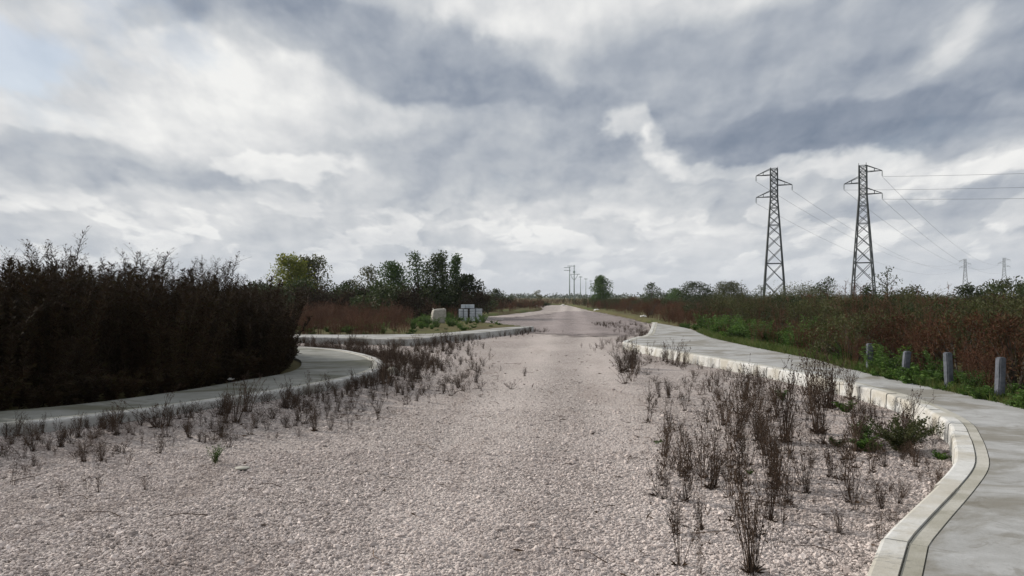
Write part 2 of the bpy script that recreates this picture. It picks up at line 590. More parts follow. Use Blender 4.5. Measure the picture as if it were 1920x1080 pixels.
def offset(P, d, left):
    t = unit(np.gradient(P, axis=0))
    n = np.stack([-t[:, 1], t[:, 0]], 1) if left else np.stack([t[:, 1], -t[:, 0]], 1)
    return P + n * d


def dist_to_line(P, X, Y):
    d = np.full(np.shape(X), 1e9)
    for a, b in zip(P[:-1], P[1:]):
        ab = b - a
        t = np.clip(((X - a[0]) * ab[0] + (Y - a[1]) * ab[1]) / (ab @ ab + 1e-12), 0, 1)
        d = np.minimum(d, np.hypot(X - a[0] - t * ab[0], Y - a[1] - t * ab[1]))
    return d


def wav(x, y):
    return (np.sin(x * 1.7 + y * 0.6) * np.sin(y * 1.1 - x * 0.4) + 0.6 * np.sin(x * 3.9 + 1.3) * np.sin(y * 3.1 + 0.4 * x) + 0.4 * np.sin(7.1 * x + 2 * y) * np.sin(6.3 * y))


def gz(x, y):
    """height of the gravel"""
    x, y = np.asarray(x, float), np.asarray(y, float)
    z = 0.011 * wav(x, y * 0.8)
    t = np.clip((1.5 - dist_to_line(KLp[::8], x, y)) / 1.4, 0, 1)
    return z + 0.095 * t * t * (3 - 2 * t)


# ------------------------------------------------------------------ layout: kerb lines, blocks
KZ = 0.22                                                     # kerb top above the gravel
KR = [(0.8, -4), (0.85, 0.5), (1.12, 2.4), (1.757, 3.85), (2.14, 4.48), (2.55, 4.99), (3.15, 5.73), (3.66, 6.4), (4.02, 7.0), (4.42, 7.75),
      (4.84, 8.63), (5.13, 9.67), (5.33, 10.9), (5.36, 12.2), (5.24, 13.6), (4.92, 15.6), (4.42, 18.0), (3.9, 20.4), (3.42, 22.9),
      (3.45, 23.9), (3.95, 25.6), (4.9, 28.2), (5.9, 33), (7.0, 38.6), (7.6, 41.7)]
KL = [(-13, 1.8), (-9, 5.1), (-7, 7.0), (-5.7, 8.15), (-4.85, 9.0), (-4.2, 9.9), (-3.45, 11.24), (-2.92, 12.6), (-2.58, 13.9), (-2.56, 15.5),
      (-3.0, 17.3), (-3.75, 19.0), (-4.95, 20.7), (-7.2, 21.9), (-14, 23.4), (-30, 26)]
KF = [(-30, 31), (-12, 27.6), (-6.7, 26.3), (-4.95, 25.65), (-3.75, 25.15), (-3.1, 25.5), (-2.35, 27.3), (-0.95, 30.3), (0.55, 34.3), (1.0, 36)]
KRp = np.vstack([catmull([(0.8, -4), (0.85, 0.5), (1.0, 2.2), (1.5, 3.42)])[:-1], catmull([(1.5, 3.42), (2.14, 4.48)])[:-1], catmull(KR[4:])])
KLp, KFp = catmull(KL), catmull(KF)
BR = [(7.55, 41.9), (7.65, 36.4), (7.6, 33), (6.75, 26), (6.65, 21.3), (6.7, 18.7), (6.75, 17.2), (6.52, 15.2), (6.46, 13.6), (6.42, 12.2), (6.42, 11.2),
      (6.40, 10.2), (6.4, 6), (6.4, -4)]
BL = [(-30, 23.6), (-14, 21.2), (-7, 19.6), (-5.1, 17.8), (-4.35, 16), (-4.1, 14.2), (-4.5, 12.7), (-4.85, 11.5), (-5.4, 10.3), (-6.2, 9.4), (-8.3, 7.9), (-13.5, 3.6)]
BF = [(0.7, 36.15), (-0.5, 34.6), (-2.1, 30.7), (-3.5, 28.7), (-7.2, 28.3), (-12, 29.6), (-30, 33)]
BRp, BLp, BFp = catmull(BR, 0.3), catmull(BL, 0.3), catmull(BF, 0.3)

ROADR = [(8.3, 45), (8.7, 60), (9.0, 90), (9.8, 118), (10.5, 150)]
blk_R = [tuple(p) for p in offset(KRp, 0.22, False)] + ROADR + [(90, 150), (90, -4)]
blk_L = [tuple(p) for p in offset(KLp, 0.22, True)] + [(-60, 26), (-60, 1.8)]
ROADL = [(0.5, 38.5), (-1.0, 42), (-2.9, 45.5), (-3.2, 52), (-2.2, 62), (0.4, 74), (3.0, 88), (4.0, 100), (4.0, 112), (2.0, 121), (-14, 124)]
blk_F = [tuple(p) for p in offset(KFp, 0.22, True)] + ROADL + [(-90, 124), (-90, 32)]


def ground_z(X, Y):
    """level of the soil inside the blocks"""
    return 0.155 + np.clip((Y - 25) / 40, 0, 1) * 0.05 * wav(X * 0.25, Y * 0.3)


def in_blocks(X, Y):
    return inside(blk_R, X, Y) | inside(blk_L, X, Y) | inside(blk_F, X, Y) | (Y > 150)


# ------------------------------------------------------------------ ground
mb = MB()
mb.add([(-2500, -400, -.14), (2500, -400, -.14), (2500, 4500, -.14), (-2500, 4500, -.14)], [(0, 1, 2, 3)])
tag(mb.build('far_terrain', M['soil']), kind='structure')


def grid_mesh(xs, ys, zf, keep=None):
    X, Y = np.meshgrid(xs, ys)
    Z = zf(X, Y)
    V = np.stack([X, Y, Z], -1).reshape(-1, 3)
    nx, ny = len(xs), len(ys)
    i = np.arange((ny - 1) * (nx - 1))
    a = (i // (nx - 1)) * nx + i % (nx - 1)
    F = np.stack([a, a + 1, a + nx + 1, a + nx], 1)
    if keep is not None:
        cx = X.reshape(-1)[F].mean(1)
        cy = Y.reshape(-1)[F].mean(1)
        F = F[keep(cx, cy)]
    return V, F


def soil_z(X, Y):
    b = in_blocks(X, Y)
    z = np.where(b, ground_z(X, Y), -0.10)
    return z


xs = np.concatenate([np.arange(-90, -14, 2.0), np.arange(-14, 14, 0.3), np.arange(14, 90.1, 2.0)])
ys = np.concatenate([np.arange(-4, 48, 0.35), np.arange(48, 240, 2.0)])
V, F = grid_mesh(xs, ys, soil_z)
mb = MB()
mb.add(V, F.tolist())
tag(mb.build('ground', M['soil'], smooth=True), kind='structure')

V, F = grid_mesh(np.arange(-16, 9.01, 0.22), np.arange(-4, 46.01, 0.22), lambda X, Y: gz(X, Y))
mb = MB()
mb.add(V, F.tolist())
far_strip = [(-4, 45.8)] + [(-4, 60), (-3, 70), (1, 85), (2.5, 95), (3, 115), (-14, 119), (-14, 146), (10.6, 146), (9.9, 118), (9.2, 90), (8.9, 60), (8.6, 45.8)]


def poly_tris(poly):
    return [tuple(t) for t in tessellate_polygon([[Vector((p[0], p[1], 0)) for p in poly]])]


mb.add([(p[0], p[1], -0.03) for p in far_strip], poly_tris(far_strip))
tag(mb.build('gravel_road', M['gravel'], smooth=True), kind='structure')

# darker mauve-grey sheet laid over the gravel where the cross street meets the road
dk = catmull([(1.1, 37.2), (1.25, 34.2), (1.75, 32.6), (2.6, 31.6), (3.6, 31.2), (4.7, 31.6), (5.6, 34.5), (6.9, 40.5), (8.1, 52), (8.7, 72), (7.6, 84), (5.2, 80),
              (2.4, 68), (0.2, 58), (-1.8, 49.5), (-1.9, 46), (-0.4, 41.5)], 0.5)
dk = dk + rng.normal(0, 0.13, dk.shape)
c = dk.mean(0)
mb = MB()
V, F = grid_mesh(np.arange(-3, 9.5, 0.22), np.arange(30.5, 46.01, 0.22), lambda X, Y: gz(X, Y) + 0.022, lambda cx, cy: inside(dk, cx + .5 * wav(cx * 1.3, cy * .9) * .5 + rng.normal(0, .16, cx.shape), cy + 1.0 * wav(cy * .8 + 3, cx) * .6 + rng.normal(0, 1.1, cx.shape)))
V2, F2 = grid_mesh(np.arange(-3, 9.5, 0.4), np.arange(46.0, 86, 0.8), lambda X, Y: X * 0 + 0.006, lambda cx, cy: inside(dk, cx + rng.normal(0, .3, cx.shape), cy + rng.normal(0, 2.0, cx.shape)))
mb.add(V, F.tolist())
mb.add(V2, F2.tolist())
tag(mb.build('dark_road_sheet', M['gravel_dark'], smooth=True), kind='structure')


# ------------------------------------------------------------------ pavements with kerb stones
def sweep(P, left, prof, i0, i1, zs=0.0):
    """profile [(inward offset, z)] swept between arc lengths i0..i1 along P"""
    seg = np.linalg.norm(np.diff(P, axis=0), axis=1)
    s = np.concatenate([[0], np.cumsum(seg)])
    k = max(2, int((i1 - i0) / 0.2) + 1)
    q = np.linspace(i0, i1, k)
    base = np.stack([np.interp(q, s, P[:, 0]), np.interp(q, s, P[:, 1])], 1)
    tx = unit(np.gradient(P, axis=0))
    t = unit(np.stack([np.interp(q, s, tx[:, 0]), np.interp(q, s, tx[:, 1])], 1))
    n = np.stack([-t[:, 1], t[:, 0]], 1) if left else np.stack([t[:, 1], -t[:, 0]], 1)
    m = len(prof)
    V = np.array([[(*(base[i] + n[i] * o), z + zs) for o, z in prof] for i in range(k)])
    F = []
    for i in range(k - 1):
        for j in range(m):
            a, b = i * m + j, i * m + (j + 1) % m
            F.append((a, b, b + m, a + m) if left else (b, a, a + m, b + m))
    e0, e1 = tuple(range(m)), tuple((k - 1) * m + j for j in range(m))
    F += [e0[::-1], e1] if left else [e0, e1[::-1]]
    return V.reshape(-1, 3), F, s[-1]


def pavement(P, left, back, slab_mat, kerb_mat, strip, length, first, jit, start_s):
    total = float(np.linalg.norm(np.diff(P, axis=0), axis=1).sum())
    inner = offset(P, 0.239 if strip else 0.142, left)
    poly = [tuple(p) for p in inner] + [tuple(p) for p in back]
    tris = poly_tris(poly)
    n = len(poly)
    V = [(x, y, KZ - 0.010) for x, y in poly] + [(x, y, -0.1) for x, y in poly]
    mb = MB()
    F = []
    for t in tris:
        a, b, c = (np.array(poly[k]) for k in t)
        up = (b[0] - a[0]) * (c[1] - a[1]) - (b[1] - a[1]) * (c[0] - a[0]) > 0
        F.append(t if up else t[::-1])
    area = sum(poly[i][0] * poly[(i + 1) % n][1] - poly[(i + 1) % n][0] * poly[i][1] for i in range(n))
    for i in range(n):
        j = (i + 1) % n
        F.append((i + n, j + n, j, i) if area > 0 else (i, j, j + n, i + n))
    mb.add(V, F)
    pv = tag(mb.build('pavement', slab_mat), kind='structure')
    s = first
    while s < total - 0.02:
        e = min(s + (length(s) if callable(length) else length) * rnd.uniform(0.94, 1.06), total)
        if total - e < 0.3:
            e = total
        dz, dx = rnd.uniform(-jit, jit), rnd.uniform(-jit, jit)
        prof = [(-0.025 + dx, -0.1), (-0.012 + dx, KZ - 0.028), (-0.004 + dx, KZ - 0.008), (0.014 + dx, KZ), (0.132, KZ), (0.132, -0.1)]
        if s > start_s:
            v, f, _ = sweep(P, left, prof, s + 0.007, e - 0.007, dz * 0.4)
            m2 = MB(); m2.add(v, f); m2.build('kerb_stone', kerb_mat, pv)
            if strip:
                v, f, _ = sweep(P, left, [(0.1335, -0.1), (0.1335, KZ - 0.024), (0.1415, KZ - 0.022), (0.142, KZ - 0.006), (0.232, KZ - 0.006), (0.2325, KZ - 0.026), (0.238, KZ - 0.027), (0.238, -0.1)], s + 0.002, e - 0.002)
                m2 = MB(); m2.add(v, f); m2.build('edging_strip', M['strip'], pv)
        s = e
    return pv


def arc_at(P, pt):
    s = np.concatenate([[0], np.cumsum(np.linalg.norm(np.diff(P, axis=0), axis=1))])
    return float(s[np.argmin(((P - np.array(pt)) ** 2).sum(1))])


mitre = arc_at(KRp, (2.14, 4.48))
pavement(KRp, False, BRp, M['slab'], M['kerb_cream'], True, lambda q: mitre - q if mitre - 1.9 < q < mitre - .1 else (1.7 if q < mitre + 3 else .52), max(0, mitre - 8.0), 0.012, -1)
pavement(KLp, True, BLp, M['slab_dark'], M['kerb'], True, 1.0, 0.0, 0.004, -1)
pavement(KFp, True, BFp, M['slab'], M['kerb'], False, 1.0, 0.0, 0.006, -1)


# ------------------------------------------------------------------ loose stones near the viewer (nobody could count them)
def gn_tree(name):
    t = bpy.data.node_groups.new(name, 'GeometryNodeTree')
    t.interface.new_socket(name="Geometry", in_out='INPUT', socket_type='NodeSocketGeometry')
    t.interface.new_socket(name="Geometry", in_out='OUTPUT', socket_type='NodeSocketGeometry')
    gi = t.nodes.new('NodeGroupInput')
    go = t.nodes.new('NodeGroupOutput')
    return t, gi, go


def points_object(name, pts, scl, rot):
    me = bpy.data.meshes.new(name)
    me.vertices.add(len(pts))
    me.vertices.foreach_set('co', np.asarray(pts, np.float32).reshape(-1))
    a = me.attributes.new('scl', 'FLOAT_VECTOR', 'POINT')
    a.data.foreach_set('vector', np.asarray(scl, np.float32).reshape(-1))
    b = me.attributes.new('rot', 'FLOAT_VECTOR', 'POINT')
    b.data.foreach_set('vector', np.asarray(rot, np.float32).reshape(-1))
    return link(name, me)


def attr(t, name):
    n = t.nodes.new('GeometryNodeInputNamedAttribute')
    n.data_type = 'FLOAT_VECTOR'
    n.inputs['Name'].default_value = name
    return n.outputs['Attribute']


def instance_nodes(t, gi, go, sources):
    j = t.nodes.new('GeometryNodeJoinGeometry')
    for sck in sources:
        t.links.new(sck, j.inputs[0])
    ip = t.nodes.new('GeometryNodeInstanceOnPoints')
    ip.inputs['Pick Instance'].default_value = True
    t.links.new(gi.outputs[0], ip.inputs['Points'])
    t.links.new(j.outputs[0], ip.inputs['Instance'])
    er = t.nodes.new('FunctionNodeEulerToRotation')
    t.links.new(attr(t, 'rot'), er.inputs[0])
    t.links.new(er.outputs[0], ip.inputs['Rotation'])
    t.links.new(attr(t, 'scl'), ip.inputs['Scale'])
    t.links.new(ip.outputs[0], go.inputs[0])


def scatter_stones():
    P = []
    bands = [(2.4, 5.5, 4200), (5.5, 8, 2600), (8, 11, 900), (11, 15, 260)]
    for y0, y1, dens in bands:
        hw = 0.70 * y1 + 1.2
        n = int((y1 - y0) * 2 * hw * dens)
        x = rng.uniform(-hw, hw, n)
        y = rng.uniform(y0, y1, n)
        k = np.abs(x) < 0.68 * y + 1.4
        P.append(np.stack([x[k], y[k]], 1))
    P = np.concatenate(P)
    bad = inside([tuple(p) for p in KRp] + [(20, 40), (20, -4)], P[:, 0], P[:, 1]) | inside([tuple(p) for p in KLp] + [(-40, 26), (-40, 1)], P[:, 0], P[:, 1])
    P = P[~bad]
    P = P[(dist_to_line(KRp[::4], P[:, 0], P[:, 1]) > 0.04) & (dist_to_line(KLp[::4], P[:, 0], P[:, 1]) > 0.04)]
    # fewer loose stones where wheels have pressed them in
    xc = P[:, 0] - .075 * P[:, 1]
    tr = np.minimum(np.abs(xc + .95), np.abs(xc - .75))
    P = P[rng.random(len(P)) < np.interp(tr, [.1, .6], [.72, 1.0])]
    n = len(P)
    big = rng.random(n)
    r = 0.0042 + 0.0085 * big ** 3.0 + np.where(rng.random(n) < .012, rng.uniform(.006, .017, n), 0)
    sc = np.stack([r * rng.uniform(0.9, 1.5, n), r * rng.uniform(0.75, 1.1, n), r * rng.uniform(0.5, 0.9, n)], 1)
    rot = np.stack([rng.uniform(-.6, .6, n), rng.uniform(-.6, .6, n), rng.uniform(0, 6.28, n)], 1)
    z = gz(P[:, 0], P[:, 1]) + r * 0.25
    o = points_object('gravel', np.column_stack([P, z]), sc, rot)
    t, gi, go = gn_tree('gravel_nodes')
    src = []
    for k in range(5):
        ico = t.nodes.new('GeometryNodeMeshIcoSphere')
        ico.inputs['Radius'].default_value = 1.0
        ico.inputs['Subdivisions'].default_value = 2
        nz = t.nodes.new('ShaderNodeTexNoise')
        nz.inputs['Scale'].default_value = 1.3
        nz.noise_dimensions = '4D'
        nz.inputs['W'].default_value = 3.7 * k
        vm = t.nodes.new('ShaderNodeVectorMath')
        vm.operation = 'MULTIPLY_ADD'
        t.links.new(nz.outputs['Color'], vm.inputs[0])
        vm.inputs[1].default_value = (2.0, 2.0, 2.0)
        vm.inputs[2].default_value = (-1, -1, -1)
        sp = t.nodes.new('GeometryNodeSetPosition')
        t.links.new(ico.outputs['Mesh'], sp.inputs['Geometry'])
        t.links.new(vm.outputs[0], sp.inputs['Offset'])
        sm = t.nodes.new('GeometryNodeSetMaterial')
        sm.inputs['Material'].default_value = M['stone']
        t.links.new(sp.outputs[0], sm.inputs[0])
        gt = t.nodes.new('GeometryNodeGeometryToInstance')
        t.links.new(sm.outputs[0], gt.inputs[0])
        src.append(gt.outputs[0])
    instance_nodes(t, gi, go, src)
    md = o.modifiers.new('stones', 'NODES')
    md.node_group = t
    o.data.materials.append(M['stone'])
    tag(o, 'loose pale crushed limestone strewn over the gravel road', 'gravel', kind='stuff')


scatter_stones()


# ------------------------------------------------------------------ lattice pylons
def make_pylon():
    root = empty('lattice_pylon')
    H, HEAD, WT, WB = 30.0, 6.2, 0.74, 2.35          # half widths at head and foot
    zh = H - HEAD

    def hw(z):
        return WT if z >= zh else WB + (WT - WB) * z / zh
    cn = [(-1, -1), (1, -1), (1, 1), (-1, 1)]
    for sx, sy in cn:
        m = MB()
        m.tube([(sx * WB, sy * WB, -0.2), (sx * WT, sy * WT, zh), (sx * WT, sy * WT, H)], [0.16, 0.13, 0.11], 4)
        m.build('leg', M['steel'], root)
    levels = [0.0, 4.9, 9.0, 12.4, 15.2, 17.5, 19.5, 21.3, 22.7, zh, zh + 1.25, zh + 2.5, zh + 3.7, zh + 4.95, H]
    rings = {9.0, 17.5, 21.3, zh, zh + 1.25, zh + 3.7, zh + 4.95, H}
    for a, b in zip(levels[:-1], levels[1:]):
        m = MB()
        wa, wb = hw(a), hw(b)
        for i in range(4):
            p, q = cn[i], cn[(i + 1) % 4]
            m.bar((p[0] * wa, p[1] * wa, a), (q[0] * wb, q[1] * wb, b), 0.068)
            m.bar((q[0] * wa, q[1] * wa, a), (p[0] * wb, p[1] * wb, b), 0.068)
            if b in rings:
                m.bar((p[0] * wb, p[1] * wb, b), (q[0] * wb, q[1] * wb, b), 0.068)
        m.build('bracing', M['steel'], root)
    tips = []
    for side, zc in ((-1, H - 1.35), (1, H - 3.7), (-1, zh)):
        L = 3.05
        m = MB()
        tip = (side * (WT + L), 0, zc)
        for sy in (-1, 1):
            m.tube([(side * WT, sy * WT, zc), tip], 0.075, 4)
            m.tube([(side * WT, sy * WT, zc + 1.35), tip], 0.07, 4)
            m.bar((side * (WT + L * .5), sy * WT * .5, zc), (side * (WT + L * .5), sy * WT * .5, zc + .68), 0.04)
        m.bar((side * (WT + L * .5), -WT * .5, zc), (side * (WT + L * .5), WT * .5, zc), 0.04)
        arm = m.build('crossarm', M['steel'], root)
        m = MB()
        for k in range(7):
            zz = zc - 0.1 - k * 0.16
            m.tube([(tip[0], 0, zz), (tip[0], 0, zz - 0.05), (tip[0], 0, zz - 0.12)], [0.05, 0.15, 0.05], 8)
        m.build('insulator', M['glass'], arm)
        tips.append((tip[0], 0, zc - 1.3))
    for sx in (-1, 1):
        m = MB()
        m.bar((sx * WT, WT, H), (sx * WT, WT, H + 0.5), 0.06)
        m.build('peak_spike', M['steel'], root)
    return root, tips


pyl, TIPS = make_pylon()


def spot(px, Y):
    return (px - 960.0) / FPX * Y


PYL = [(1452, 171, R(-22), 'tall dark lattice pylon with two arms towards the road and one away'),
       (1619, 167, R(180 - 31), 'tall dark lattice pylon with two arms away from the road beside a bare tree'),
       (1810, 585, R(-34), 'far-off grey lattice pylon with its two-armed side towards the road'),
       (1883, 570, R(180 - 34), 'far-off grey lattice pylon with its two-armed side away from the road'),
       (1905, 1150, R(-34), 'most distant tiny lattice pylon on the horizon')]
ends = []
for i, (px, Y, rz, lab) in enumerate(PYL):
    o = pyl if i == 0 else copy_tree(pyl)
    o.location = (spot(px, Y), Y, -0.1)
    o.rotation_euler = (0, 0, rz)
    tag(o, lab, 'pylon', 'power line pylons across the fields')
    mx = Matrix.Translation(o.location) @ Matrix.Rotation(rz, 4, 'Z')
    ends.append([mx @ Vector(t) for t in TIPS])
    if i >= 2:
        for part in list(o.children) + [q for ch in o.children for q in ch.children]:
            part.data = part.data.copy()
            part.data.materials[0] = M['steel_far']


def wire(a, b, sag, label, r=0.028):
    a, b = np.array(a), np.array(b)
    t = np.linspace(0, 1, 28)[:, None]
    p = a + (b - a) * t
    p[:, 2] -= sag * 4 * t[:, 0] * (1 - t[:, 0])
    m = MB()
    m.tube(p, r, 3)
    tag(m.build('power_cable', M['wire']), label, 'cable', 'cables of the power lines')


for k in range(3):
    wire(ends[0][k], ends[2][k], 9.0, 'thin cable sagging from the pylon nearest the dome-shaped bush to a far pylon')
    wire(ends[1][k], ends[3][k], 9.0, 'thin cable sagging from the pylon by the bare tree to a far pylon')
    e = ends[1][k]
    wire(e, (e.x + 175, e.y - 138, e.z + 1.5), 5.0, 'thin cable running out over the weed field from the pylon by the bare tree')


# ------------------------------------------------------------------ poles of the smaller line
def pole(px, Y, H, style, label):
    root = empty('utility_pole', (spot(px, Y), Y, -0.1))
    m = MB()
    m.tube([(0, 0, 0), (0, 0, H)], [0.19, 0.12], 10)
    m.build('pole_shaft', M['pole'], root, smooth=True)
    if style == 'arms':
        for dz in (0.25, 1.0):
            m = MB()
            m.box(-1.55, 0.25, -0.24, -0.13, H - dz - 0.07, H - dz + 0.07)
            m.build('crossarm', M['pole'], root)
    elif style == 'fork':
        m = MB()
        m.box(-1.9, 0.3, -0.24, -0.13, H - 0.35, H - 0.2)
        m.build('crossarm', M['pole'], root)
        for sx in (-1, 1):
            m = MB()
            m.tube([(0, -0.2, H - 4.3), (sx * .7, -0.2, H - 3.3), (sx * 1.0, -0.2, H - 2.5)], 0.075, 5)
            m.build('fork_arm', M['pole'], root)
        m = MB()
        m.box(-0.85, 1.6, -0.30, -0.18, H - 2.6, H - 2.46)
        m.build('lower_crossarm', M['pole'], root)
        m = MB()
        m.tube([(0, 0, H - 2.2), (0, 0, H - 1.6)], 0.30, 8)
        m.build('collar', M['pole'], root)
    else:
        m = MB()
        m.box(-0.7, 0.7, -0.24, -0.12, H - 0.5, H - 0.3)
        m.build('crossarm', M['pole'], root)
        for sx in (-1, 0, 1):
            m = MB()
            m.tube([(sx * .6, -0.18, H - .3), (sx * .6, -0.18, H)], [0.08, 0.05], 6)
            m.build('insulator', M['glass'], root)
    tag(root, label, 'utility pole', 'poles of the line down the road')


pole(1068, 213, 9.9, 'arms', 'utility pole with two short arms to one side at its top')
pole(1076.5, 214, 10.4, 'fork', 'utility pole with a forked bracket below its single top arm')
for px, Y in ((1088.5, 330), (1098.5, 368), (1108, 416), (1115, 476)):
    pole(px, Y, 10.4, 'plain', 'slim distant utility pole with a short crossbar in the receding row')

# ------------------------------------------------------------------ posts beside the right pavement
def post(x, y, h, lean, label):
    root = empty('marker_post', (x, y, 0.12), rnd.uniform(-.2, .2))
    w = 0.050
    me = bpy.data.meshes.new('post_shaft')
    bm = bmesh.new()
    bmesh.ops.create_cube(bm, size=1.0)
    for v in bm.verts:
        v.co = Vector((v.co.x * 2 * w, v.co.y * 2 * w, (v.co.z + .5) * h))
        v.co.x += lean * v.co.z
    bmesh.ops.bevel(bm, geom=list(bm.edges), offset=0.014, segments=2, affect='EDGES')
    bm.to_mesh(me)
    bm.free()
    me.materials.append(M['post'])
    link('post_shaft', me, root)
    m = MB()
    m.tube([(lean * h * .8, -w - .005, h * 0.80), (lean * h * .8, w + .005, h * 0.80)], 0.012, 6)
    m.build('bolt', M['strap'], root)
    tag(root, label, 'post', 'grey posts along the pavement edge')


post(6.57, 10.45, 0.66, 0.05, 'square grey concrete post between low ground cover and russet weeds, tallest in view')
post(6.58, 11.65, 0.64, -0.04, 'square grey post rising clear of grass beside a bushy weed')
post(6.53, 12.9, 0.57, 0.10, 'slightly leaning grey post half sunk in leafy green weeds')
post(6.63, 14.35, 0.61, 0.0, 'grey post almost lost in weeds, last of the row along the pavement')

# ------------------------------------------------------------------ pallets of blocks
def block_pile(x, y, rz, rows, cols, deep, bw, bh, bd, label, z0=0.0, missing=()):
    root = empty('paver_stack', (x, y, z0), rz)
    w = cols * bw
    if z0 < 0.3:
        for k in range(3):
            m = MB()
            m.box(-w / 2, w / 2, k * (deep * bd - .1) / 2, k * (deep * bd - .1) / 2 + .1, -0.02, 0.11)
            m.build('pallet_plank', M['timber'], root)
    zb = 0.115 if z0 < 0.3 else 0.0
    m = MB()
    m.box(0.010, bw - 0.010, 0.010, bd - 0.010, 0.0, bh - 0.022)
    me = m.mesh('block', M['block'])
    for r in range(rows):
        for c_ in range(cols):
            for d in range(deep):
                if (r, c_, d) in missing:
                    continue
                o = link('block', me, root)
                o.location = (-w / 2 + c_ * bw + rnd.uniform(-.006, .006), d * bd + rnd.uniform(-.008, .008), zb + r * bh)
    for sx in ((0.03,) if rows > 1 else ()):
        m = MB()
        top = zb + rows * bh + 0.004
        for a, b in (((sx * w, -.012, zb), (sx * w, -.012, top)), ((sx * w, -.012, top), (sx * w, deep * bd + .012, top))):
            m.tube([a, b], 0.02, 4)
        m.build('strap', M['strap'], root)
    return tag(root, label, 'block stack', 'stacks of grey blocks by the road')


block_pile(-2.98, 47.2, R(3), 5, 2, 3, .28, .150, .30, 'strapped stack of grey concrete blocks carrying part of a loose top layer', -0.02)
block_pile(-2.24, 47.1, R(-4), 5, 2, 3, .34, .155, .30, 'wider strapped stack of grey blocks, the one closer to the road', -0.02)
block_pile(-2.72, 47.3, R(1), 1, 3, 2, .27, .24, .36, 'single layer of pale blocks with a gap, laid on top of the strapped stacks', 0.888, missing={(0, 1, 0)})


def sack(x, y):
    root = empty('bulk_sack', (x, y, 0.1), R(14))
    bm = bmesh.new()
    bmesh.ops.create_cube(bm, size=1.0)
    bmesh.ops.subdivide_edges(bm, edges=bm.edges[:], cuts=5, use_grid_fill=True)
    for v in bm.verts:
        q = v.co.copy()
        bul = 1 + 0.14 * math.cos(q.z * 2.6)
        v.co = Vector((q.x * .66 * bul + .10 * q.z + .02 * math.sin(9 * q.y + 5 * q.z), q.y * .62 * bul + .02 * math.sin(8 * q.x), (q.z + .5) * .82 + .05 * q.x * (q.z + .5) + .015 * math.sin(11 * q.x + 7 * q.y)))
    me = bpy.data.meshes.new('sack_body')
    bm.to_mesh(me)
    bm.free()
    me.materials.append(M['bag'])
    me.shade_smooth()
    o = link('sack_body', me, root)
    md = o.modifiers.new('s', 'SUBSURF')
    md.levels = md.render_levels = 1
    for sx in (-1, 1):
        m = MB()
        m.tube([(sx * .22, -.22, .74), (sx * .30, -.12, .84), (sx * .30, .10, .85), (sx * .24, .22, .74)], 0.018, 5)
        m.build('loop_handle', M['bag'], root)
    tag(root, 'pale slumped bulk sack standing in the weeds behind the pavement', 'sack')


sack(-4.05, 42.6)

# rounded stone by the pavement tip
def lump(name, x, y, z, r, mat, label, cat, seed, parent=None):
    bm = bmesh.new()
    bmesh.ops.create_icosphere(bm, subdivisions=3, radius=1.0)
    q = random.Random(seed)
    ph = [q.uniform(0, 6) for _ in range(6)]
    for v in bm.verts:
        c_ = v.co
        k = 1 + .10 * math.sin(3 * c_.x + ph[0]) + .10 * math.sin(3.3 * c_.y + ph[1]) + .08 * math.sin(4 * c_.z + ph[2]) + .03 * math.sin(9 * c_.x + 7 * c_.y + ph[3])
        v.co = Vector((c_.x * r[0] * k, c_.y * r[1] * k, c_.z * r[2] * k))
    me = bpy.data.meshes.new(name)
    bm.to_mesh(me)
    bm.free()
    me.materials.append(mat)
    me.shade_smooth()
    o = link(name, me, parent)
    o.location = (x, y, z)
    if label:
        tag(o, label, cat)
    return o


lump('boulder', -2.33, 15.1, 0.05, (.19, .24, .17), M['strip'], 'rounded grey stone lying against the kerb at the pavement tip', 'boulder', 3)
bx, by = at(455, 880)
lump('flat_stone', bx, by, 0.015, (.07, .045, .016), M['strip'], 'flat pale stone on the gravel near a yellowish weed', 'stone', 8)


def litter(x, y, z, s, label, seed):
    """a crumpled plastic sheet"""
    q = np.random.default_rng(seed)
    n = 7
    X, Y = np.meshgrid(np.linspace(-1, 1, n), np.linspace(-1, 1, n))
    Z = q.uniform(0.05, .75, X.shape) * (1.1 - 0.5 * np.hypot(X, Y))
    V = np.stack([X * s + q.normal(0, .1 * s, X.shape), Y * s * .7 + q.normal(0, .1 * s, X.shape), Z * s], -1).reshape(-1, 3)
    V2 = V * np.array([.9, .9, .8]) - np.array([0, 0, .02 * s])
    F = [(a * n + b, a * n + b + 1, (a + 1) * n + b + 1, (a + 1) * n + b) for a in range(n - 1) for b in range(n - 1)]
    m = MB()
    m.add(V, F)
    m.add(V2, [f[::-1] for f in F])
    o = m.build('plastic_litter', M['litter'])
    o.location = (x, y, z)
    tag(o, label, 'litter', 'white litter along the road', 'thing')


litter(8.1, 122, .1, .38, 'white plastic scrap at the road edge where the road bends away', 1)
litter(9.2, 84, .05, .34, 'white plastic sheet lying flat at the foot of russet weeds by the road', 2)
litter(9.0, 53, .2, .22, 'small white plastic bag caught in weeds past the pavement end', 3)
litter(-4.72, 12.95, .2, .07, 'crumpled white wrapper at the foot of the tall dark thicket', 4)
litter(-4.95, 12.2, .2, .05, 'tiny white scrap lying on the pavement under the thicket', 5)


# ------------------------------------------------------------------ plants
def curve_stem(base, direc, length, bend, n=5):
    """a stem that starts along direc and curves by bend (vector)"""
    t = np.linspace(0, 1, n)[:, None]
    return np.asarray(base) + np.asarray(direc) * length * t + np.asarray(bend) * (t ** 2) * length


